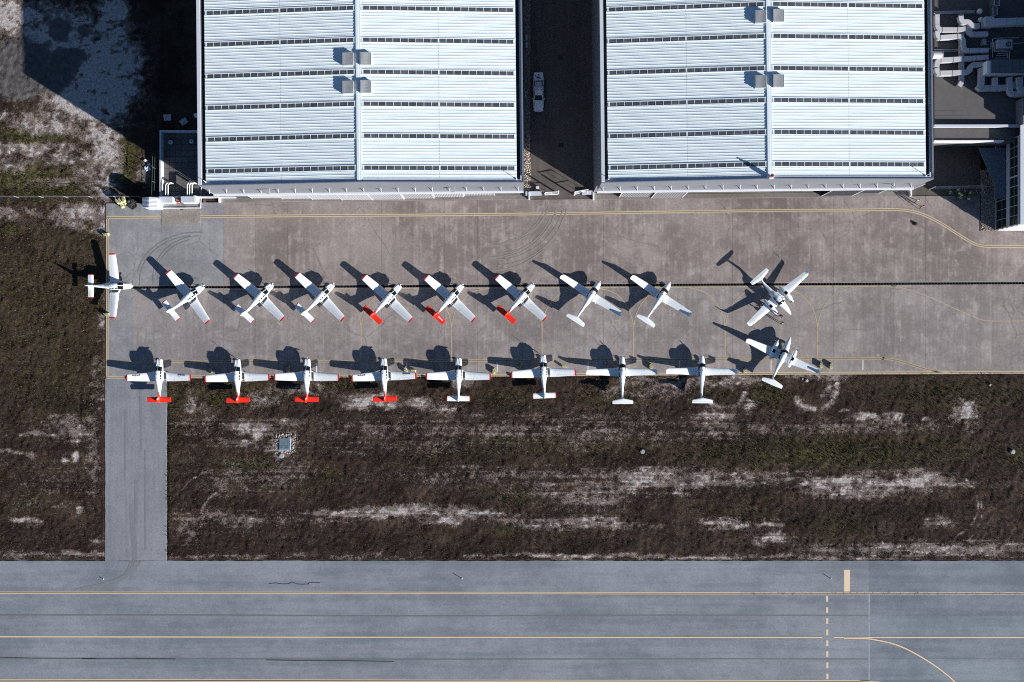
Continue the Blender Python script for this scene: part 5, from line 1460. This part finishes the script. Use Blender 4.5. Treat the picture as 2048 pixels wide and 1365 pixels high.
for x, y, r_, lab in ((212.8, 470, 90, "striped block on the left apron edge above the lone crosswise plane's wing"), (214.8, 629.5, 90, "striped block on the left apron edge by the lone crosswise plane's lower wing tip"),
                      (421.5, 741, 0, "striped block in the shadow of the second plane of the grass row"), (577, 738.5, 0, "striped block in the shadow of the third plane of the grass row"),
                      (811, 740, 20, "striped block left of a white mark behind a lettered plane's right wing"), (826, 741, 70, "striped block right of a white mark behind a lettered plane's right wing"),
                      (987.5, 742, 0, "striped block beside a white mark between two white tailed grass row planes"), (1039.5, 735, 0, "striped block in the shadow of the white tailed plane next to the T-tails"),
                      (1127, 733.5, 60, "striped block behind the right wing of the white tailed plane next to the T-tails"), (1300.5, 733.5, 15, "striped block behind the right wing of the first T-tailed plane by the grass"),
                      (1488, 741, 0, "striped block in the shadow of the lower twin engined plane"), (1640.5, 730.5, 0, "left striped block of the pair above the lower twin's right wing tip"), (1660.5, 732, 0, "right striped block of the pair above the lower twin's right wing tip")):
    block(x, y, r_, lab)
# heap of blocks and tyres by the shed
k = 0
PILE = ["nearest the grass", "lowest one at the tip", "next to the tyres", "on the fence side", "in the middle of the heap", "half under its neighbours", "leaning on the stack", "at the back of the heap"]
for (x, y, z, r_) in ((235.5, 403, 0, 35), (245, 411, 0, 20), (250, 405, 0, 40), (240, 400.5, .0, 60), (244, 404, .43, 30), (247.5, 400, 0, 30), (238.5, 404.5, .43, 45), (251, 400.5, .43, 15)):
    block(x, y, r_, "yellow striped block in the heap by the tin shed, " + PILE[k], z, "heap of striped blocks by the shed"); k += 1
TY = ["largest, flat on the ground", "beside the shed", "on top of another tyre", "nearest the striped blocks", "at the bottom by the apron", "against the fence"]
def torus(R_, r_, n=18, m=8):
    mb = MB(); V = []
    for i in range(n):
        a = 2 * math.pi * i / n
        for j in range(m):
            b_ = 2 * math.pi * j / m; q = R_ + r_ * math.cos(b_)
            V.append((q * math.cos(a), q * math.sin(a), r_ * 1.1 + r_ * 1.1 * math.sin(b_)))
    mb.add(V, [(i * m + j, ((i + 1) % n) * m + j, ((i + 1) % n) * m + (j + 1) % m, i * m + (j + 1) % m) for i in range(n) for j in range(m)])
    return mb
tm = None
for i, (x, y, z, s) in enumerate(((262, 406, 0, 1.2), (270, 412, 0, .8), (262, 406, .28, .85), (256, 409, 0, .7), (266, 415, 0, .75), (268, 402, 0, .7))):
    t = thing("old_tyre", "old black tyre in the heap by the tin shed, " + TY[i], "tyre", W(x, y), 0, "old tyres by the shed"); t.location.z = z; t.scale = (s, s, s)
    if tm is None:
        tm = torus(.42, .14).build("tyre_casing", M_TYRE, t, True).data; tr = MB().cyl((0, 0), .26, .1, .16, 12).build("wheel_disc", M_GREY, t).data
    else: link("tyre_casing", tm, t); link("wheel_disc", tr, t)
# scraps of white sheet on the rough ground
for x, y, w_, l_, r_, lab in ((296, 338, .9, .8, 20, "largest torn white sheet on the rough ground left of the walled yard"), (298.5, 329.5, .5, .3, 10, "white scrap just above the largest torn sheet, left of the yard"), (305.5, 334, .45, .2, -50, "small white strip lying nearest the yard's left wall"), (292, 322, .4, .5, 60, "white scrap lying on pale dirt, farthest above the torn sheet"),
                              (335, 236, 1.2, 1.1, 5, "square dark sheet in the deep shade above the walled yard"), (368, 244, 1.2, 1.0, 38, "tilted dark sheet in the deep shade beside the square one"), (392, 232, .5, .8, 20, "small pale scrap in deep shade against the left hangar")):
    p = W(x, y); mb = MB(); n = 4; V = []
    for i in range(n + 1):
        for j in range(n + 1):
            V.append(((i / n - .5) * w_ * random.uniform(.85, 1.1), (j / n - .5) * l_ * random.uniform(.85, 1.1), .08 + random.uniform(0, .12)))
    mb.add(V, [(i * (n + 1) + j, (i + 1) * (n + 1) + j, (i + 1) * (n + 1) + j + 1, i * (n + 1) + j + 1) for i in range(n) for j in range(n)])
    o = mb.build("torn_sheet", M_WHITE if y > 300 or x > 390 else M_VENT); o.location = (p.x, p.y, 0); o.rotation_euler = (0, 0, R(r_))
    tag(o, lab, "scrap", "scraps on the rough ground")

# grating and manhole in the grass
t = thing("drain_grate", "square coloured glass-block grate set in pale stones on the grass", "grate", W(570, 889))
MB().span(-.98, .98, -1.0, 1.0, -.1, .10).build("grate_frame", M_COPE, t)
GC = [plain("grate_teal", (.10, .20, .24), .4), plain("grate_rust", (.26, .14, .10), .5), plain("grate_blue", (.14, .20, .30), .4), plain("grate_green", (.10, .16, .10), .5)]
for i in range(4):
    for j in range(5):
        MB().span(0, .42, 0, .33, 0, .04).build("grate_bar", GC[(i * 2 + j * 3 + (i * j) % 2) % 4], t, False, (-.88 + i * .45, -.9 + j * .365, .11))
mb = MB()
for k in range(420):
    sx = random.uniform(-1.65, 1.75); sy = random.uniform(-1.6, 1.7)
    if abs(sx) < 1.05 and abs(sy) < 1.05 or random.random() < .25 * max(abs(sx), abs(sy)): continue
    s = random.uniform(.05, .13)
    mb.add([(sx - s, sy - s * .8, 0), (sx + s, sy - s, 0), (sx + s * .9, sy + s, 0), (sx - s, sy + s, 0), (sx + .2 * s, sy, s * random.uniform(.8, 1.4))], [(0, 1, 4), (1, 2, 4), (2, 3, 4), (3, 0, 4)], random.randrange(3))
mb.build("stones", ST, t)['kind'] = 'stuff'
def manhole(px, py, lab, r_=.42):
    t = thing("manhole", lab, "manhole", W(px, py), 0, "concrete manholes in the grass")
    MB().cyl((0, 0), r_, -.1, .16, 18).build("ring", plain("old_concrete", (.36, .35, .34), .9, 0, .2, 2), t); MB().cyl((.05, .02), r_ * .72, .16, .20, 14).build("lid", M_VENT, t)
manhole(563.5, 912, "round pale concrete manhole just below the stone-ringed grate")
manhole(1285, 903.5, "round concrete manhole in the dark grass below the T-tailed planes", .36)
manhole(2025, 904, "round concrete manhole near the right edge of the grass", .38)
# small stones/objects in the grass
for x, y, s, lab in ((1613, 762, .35, "pale angular rock by the apron, larger of two below the lower twin's right wing"), (1605, 758.5, .22, "pale angular rock by the apron, smaller of two below the lower twin's right wing"), (1980, 770, .3, "pale rock alone in the grass near the right edge")):
    mb = MB(); V = [(s * random.uniform(.7, 1.1) * math.cos(a), s * random.uniform(.7, 1.1) * math.sin(a), 0) for a in (0, 1.2, 2.5, 3.8, 5.1)]; V += [(v[0] * .6, v[1] * .6, s * .6) for v in V]
    mb.add(V, [(0, 1, 6, 5), (1, 2, 7, 6), (2, 3, 8, 7), (3, 4, 9, 8), (4, 0, 5, 9), (5, 6, 7, 8, 9)])
    o = mb.build("rock", ST[0]); p = W(x, y); o.location = (p.x, p.y, 0); tag(o, lab, "rock", "pale rocks")
# taxiway lights and small signs
for x, y, lab in ((923.5, 1157.5, "small taxiway edge light standing at mid photo above the taxiway line"), (1662, 1158, "small taxiway edge light beside the broad cream holding block"), (206.5, 1158.5, "small flush light on the taxiway below the side road")):
    t = thing("taxiway_light", lab, "light", W(x, y), 0, "taxiway edge lights"); hh = .12 if x < 300 else .38
    MB().cyl((0, 0), .12, 0, .05, 12).build("base_plate", M_WHITE, t); MB().cyl((0, 0), .05, .05, hh, 8).build("stem", M_GREY, t); MB().cyl((0, 0), .07, hh, hh + .12, 8, 0, .04).build("lamp_lens", plain("lens_blue", (.08, .12, .35), .2), t)
# small apron fixtures
for x, y, lab in ((1176 + 121, 571, ""),): pass
t = thing("manhole_cover", "square rust brown manhole cover on the apron beside the storage cabinets", "manhole", W(409.5, 402.5))
MB().box((0, 0, .012), (.48, .48, .03)).build("cover", plain("rust_brown", (.13, .055, .045), .8, 0, .3), t); MB().box((0, 0, .028), (.4, .04, .01)).box((0, 0, .028), (.04, .4, .01)).build("cover_ribs", M_DARK, t)
t = thing("drain_slot", "small dark slot drain in the concrete pad below the fire hydrant", "drain", W(363.5, 419.5))
MB().box((0, 0, .032), (.55, .2, .03)).build("slot_frame", M_DARK, t); MB().box((0, 0, .05), (.5, .03, .01)).build("slot_bar", M_GREY, t)
t = thing("warning_bar", "short yellow and red striped bar at the left end of the left hangar's rails", "barrier", W(432.5, 397.5))
mb = MB()
for k in range(9): mb.box((-.52 + k * .13, 0, .32), (.13, .08, .14), 0, k % 2)
mb.build("bar", [plain("bar_yellow", (.55, .38, .08), .7), plain("bar_maroon", (.15, .04, .03), .7)], t)
for q in (-.5, .5): MB().box((q, 0, .13), (.06, .1, .26)).build("foot", M_GREY, t)
t = thing("kerb_frame", "white pipe rail round the concrete strip in front of the storage cabinets", "railing", W(402, 416.5))
A = W(323, 417) - W(402, 416.5); C = W(403.5, 372) - W(402, 416.5)
MB().tube([(A.x, A.y, .12), (0, 0, .12), (C.x, C.y, .12)], .07, 6).build("rail", M_WHITE, t)
for q in (0.1, .5, .95): MB().box((A.x * q, A.y * q, .05), (.1, .1, .12)).build("foot", M_WHITE, t)

# black wheel chock sling lying on the apron
t = thing("black_bag", "crumpled black bag lying on the apron below the person in red", "bag", W(1830, 448), R(-20))
mb = MB(); rr = []
for x, r_, z in ((-.45, .05, .05), (-.25, .16, .1), (0, .27, .15), (.25, .24, .14), (.42, .1, .07)): rr.append([(x, r_ * math.cos(2 * math.pi * j / 10), max(.01, z + z * math.sin(2 * math.pi * j / 10))) for j in range(10)])
mb.loft(rr).build("bag_body", M_TYRE, t, True)
MB().tube([(-.05, -.15, .12), (.0, -.36, .1), (.15, -.40, .1), (.25, -.2, .12)], .025, 6).build("strap", M_DARK, t)
# ------------------------------------------------------------------ people
def body_mesh(arms, stride=.10, lean=0.0):
    """one continuous standing figure grown from a skeleton (x right, y forward)"""
    v = []; e = []; r = []
    def p(x, y, z, rad, link_=None):
        v.append((x, y + lean * max(0, z - .9), z)); r.append(rad)
        if link_ is not None: e.append((link_, len(v) - 1))
        return len(v) - 1
    hip = p(0, 0, .95, (.15, .11)); wa = p(0, 0, 1.10, (.135, .10), hip); ch = p(0, .01, 1.30, (.16, .115), wa); up = p(0, 0, 1.43, (.12, .09), ch)
    ne = p(0, .01, 1.52, (.055, .055), up); hd = p(0, .03, 1.62, (.085, .095), ne); tp = p(0, .025, 1.72, (.075, .085), hd)
    nose = p(0, .13, 1.63, (.018, .018), hd)
    for s in (-1, 1):
        ear = p(s * .09, .01, 1.63, (.015, .02), hd)
        h1 = p(s * .10, 0, .88, (.095, .095), hip); k = p(s * .11, s * stride * .5 + .02, .50, (.065, .065), h1); an = p(s * .12, s * stride, .10, (.045, .045), k); p(s * .125, s * stride + .15, .045, (.04, .035), an)
        (ex, ey, ez), (hx, hy, hz) = arms[0 if s < 0 else 1]
        sh = p(s * .19, 0, 1.40, (.065, .065), up); el = p(s * ex, ey, ez, (.048, .048), sh); wr = p(s * hx, hy, hz, (.034, .03), el)
        d = Vector((s * hx - s * ex, hy - ey, hz - ez)).normalized()
        side = d.cross(Vector((s, 0, 0.2))).normalized() if abs(d.x) < .9 else Vector((0, 0, 1))
        pm = p(*(Vector((s * hx, hy, hz)) + d * .07), (.038, .02), wr)
        for q, L in ((-.03, .065), (-.01, .08), (.01, .076), (.03, .06)):
            b0 = Vector((s * hx, hy, hz)) + d * .09 + side * q
            f1 = p(*(b0 + d * L * .5), (.009, .009), pm); p(*(b0 + d * L), (.008, .008), f1)
        t0 = p(*(Vector((s * hx, hy, hz)) + d * .05 + side * .05), (.011, .011), pm); p(*(Vector((s * hx, hy, hz)) + d * .085 + side * .065), (.009, .009), t0)
    me = bpy.data.meshes.new("figure"); me.from_pydata(v, e, [])
    o = bpy.data.objects.new("figure", me); COL.objects.link(o)
    sk = o.modifiers.new("skin", 'SKIN'); sk.use_smooth_shade = True
    for i, rad in enumerate(r): me.skin_vertices[0].data[i].radius = rad
    for i in range(len(v)): me.skin_vertices[0].data[i].use_root = (i == 0)
    su = o.modifiers.new("sub", 'SUBSURF'); su.levels = 1; su.render_levels = 1
    bpy.context.view_layer.update()
    dg = bpy.context.evaluated_depsgraph_get()
    m2 = bpy.data.meshes.new_from_object(o.evaluated_get(dg))
    bpy.data.objects.remove(o)
    for _ in range(4): m2.materials.append(None)
    for f in m2.polygons:
        c = f.center; z = c.z
        if z < .09: mi = 3                                   # shoes
        elif z < .98 and abs(c.x) < .24: mi = 1              # trousers
        elif z > 1.50 and abs(c.x) < .14: mi = 0             # neck and head
        elif abs(c.x) < .26 and z < 1.5 and c.y < .22: mi = 2
        else: mi = 2 if z > 1.22 and c.y < .30 else 0
        f.material_index = mi
    return m2
POSE = {"stand": body_mesh([((.27, .02, 1.14), (.30, .10, .90)), ((.27, .02, 1.14), (.30, .10, .90))]),
        "reach": body_mesh([((.26, .16, 1.20), (.20, .42, 1.25)), ((.30, .10, 1.16), (.26, .34, 1.10))], .14),
        "walk": body_mesh([((.28, -.10, 1.14), (.30, -.12, .90)), ((.28, .12, 1.14), (.28, .26, .95))], .22)}
HAIR = {}
def person(label, px, py, rz, pose, top, legs, hair, vest=None, group="people on the apron"):
    t = thing("person", label, "person", W(px, py), R(rz), group)
    o = link("body", POSE[pose], t)
    for i, m in enumerate((M_SKIN, legs, top, M_TYRE)):
        o.material_slots[i].link = 'OBJECT'; o.material_slots[i].material = m
    rings = []
    for z, a in ((1.60, .098), (1.66, .108), (1.72, .108), (1.78, .085), (1.81, .03)):
        rings.append([(a * .92 * math.cos(2 * math.pi * j / 14), -.005 + a * (1.05 if math.sin(2 * math.pi * j / 14) < 0 else .92 if z > 1.7 else .45) * math.sin(2 * math.pi * j / 14), z) for j in range(14)])
    MB().loft(rings).build("hair", hair, t, True)
    for s in (-1, 1): MB().box((s * .035, .118, 1.655), (.022, .012, .012)).build("eye", M_TYRE, t)
    if vest:
        rings = []
        for z, a, b_ in ((.98, .19, .15), (1.10, .18, .145), (1.30, .205, .16), (1.42, .19, .14), (1.485, .12, .11)):
            rings.append([(a * math.cos(2 * math.pi * j / 16), b_ * math.sin(2 * math.pi * j / 16), z) for j in range(16)])
        MB().loft(rings, cap=False).build("vest", vest, t, True)
        for s in (-1, 1): MB().tube([(s * .10, .16, 1.05), (s * .11, .175, 1.30), (s * .10, .13, 1.46), (s * .10, -.10, 1.47), (s * .11, -.165, 1.3), (s * .10, -.15, 1.05)], .016, 5).build("vest_strap", M_WHITE, t)
    return t
M_DKC = plain("dark_cloth", (0.025, 0.027, 0.035), .9); M_NVC = plain("navy_cloth", (0.03, 0.04, 0.07), .9); M_RDC = plain("red_cloth", (0.60, 0.05, 0.02), .8); M_WHC = plain("white_cloth", (.72, .73, .76), .8)
M_HIV = plain("hi_vis_green", (0.30, 0.75, 0.12), .7); M_HIY = plain("hi_vis_yellow", (0.62, 0.72, 0.08), .7)
M_HB = plain("brown_hair", (.05, .032, .02), .8); M_HK = plain("black_hair", (.012, .011, .011), .7); M_HG = plain("grey_hair", (.32, .31, .30), .8)
person("person in a red jacket walking on the apron in front of the right hangar", 1838, 415, 200, "walk", M_RDC, M_DKC, M_HB)
person("person in a white shirt walking just ahead of the one in the red jacket", 1829, 403.5, 20, "walk", M_WHC, M_NVC, M_HG)
person("person in a yellow safety vest standing in front of the upper twin's left engine", 1559.5, 646, 60, "stand", M_DKC, M_DKC, M_HK, M_HIY)
person("person in dark clothes reaching to the propeller of the upper twin", 1558, 632.5, 130, "reach", M_DKC, M_DKC, M_HK)
grp = "people in green vests in the shade"
labs = ["person in a green vest standing apart at the left of the group in the shade", "person in a green vest in the shade, closest to the fence", "person in the shade group standing by the fence with a thin green strip showing",
        "person in a green vest in the middle of the shaded group", "person in the shade group just below the middle one, pale vest edge showing", "person in a green vest at the right of the shaded group",
        "person in a bright green vest at the bottom of the shaded group", "person in a green vest at the lower right of the shaded group, arms out"]
for i, (x, y) in enumerate(((1893, 388), (1909, 383), (1921, 385), (1911.5, 390), (1915, 393), (1933, 389), (1913.5, 398), (1929.5, 400))):
    person(labs[i], x, y, (40, 200, 170, 300, 120, 250, 20, 350)[i], ("reach", "stand", "stand", "reach", "stand", "reach", "stand", "reach")[i], M_DKC if i != 4 else M_WHC, M_DKC, M_HK if i % 2 else M_HB, M_HIV if i not in (2, 4) else M_DKC if i == 2 else M_HIV, grp)
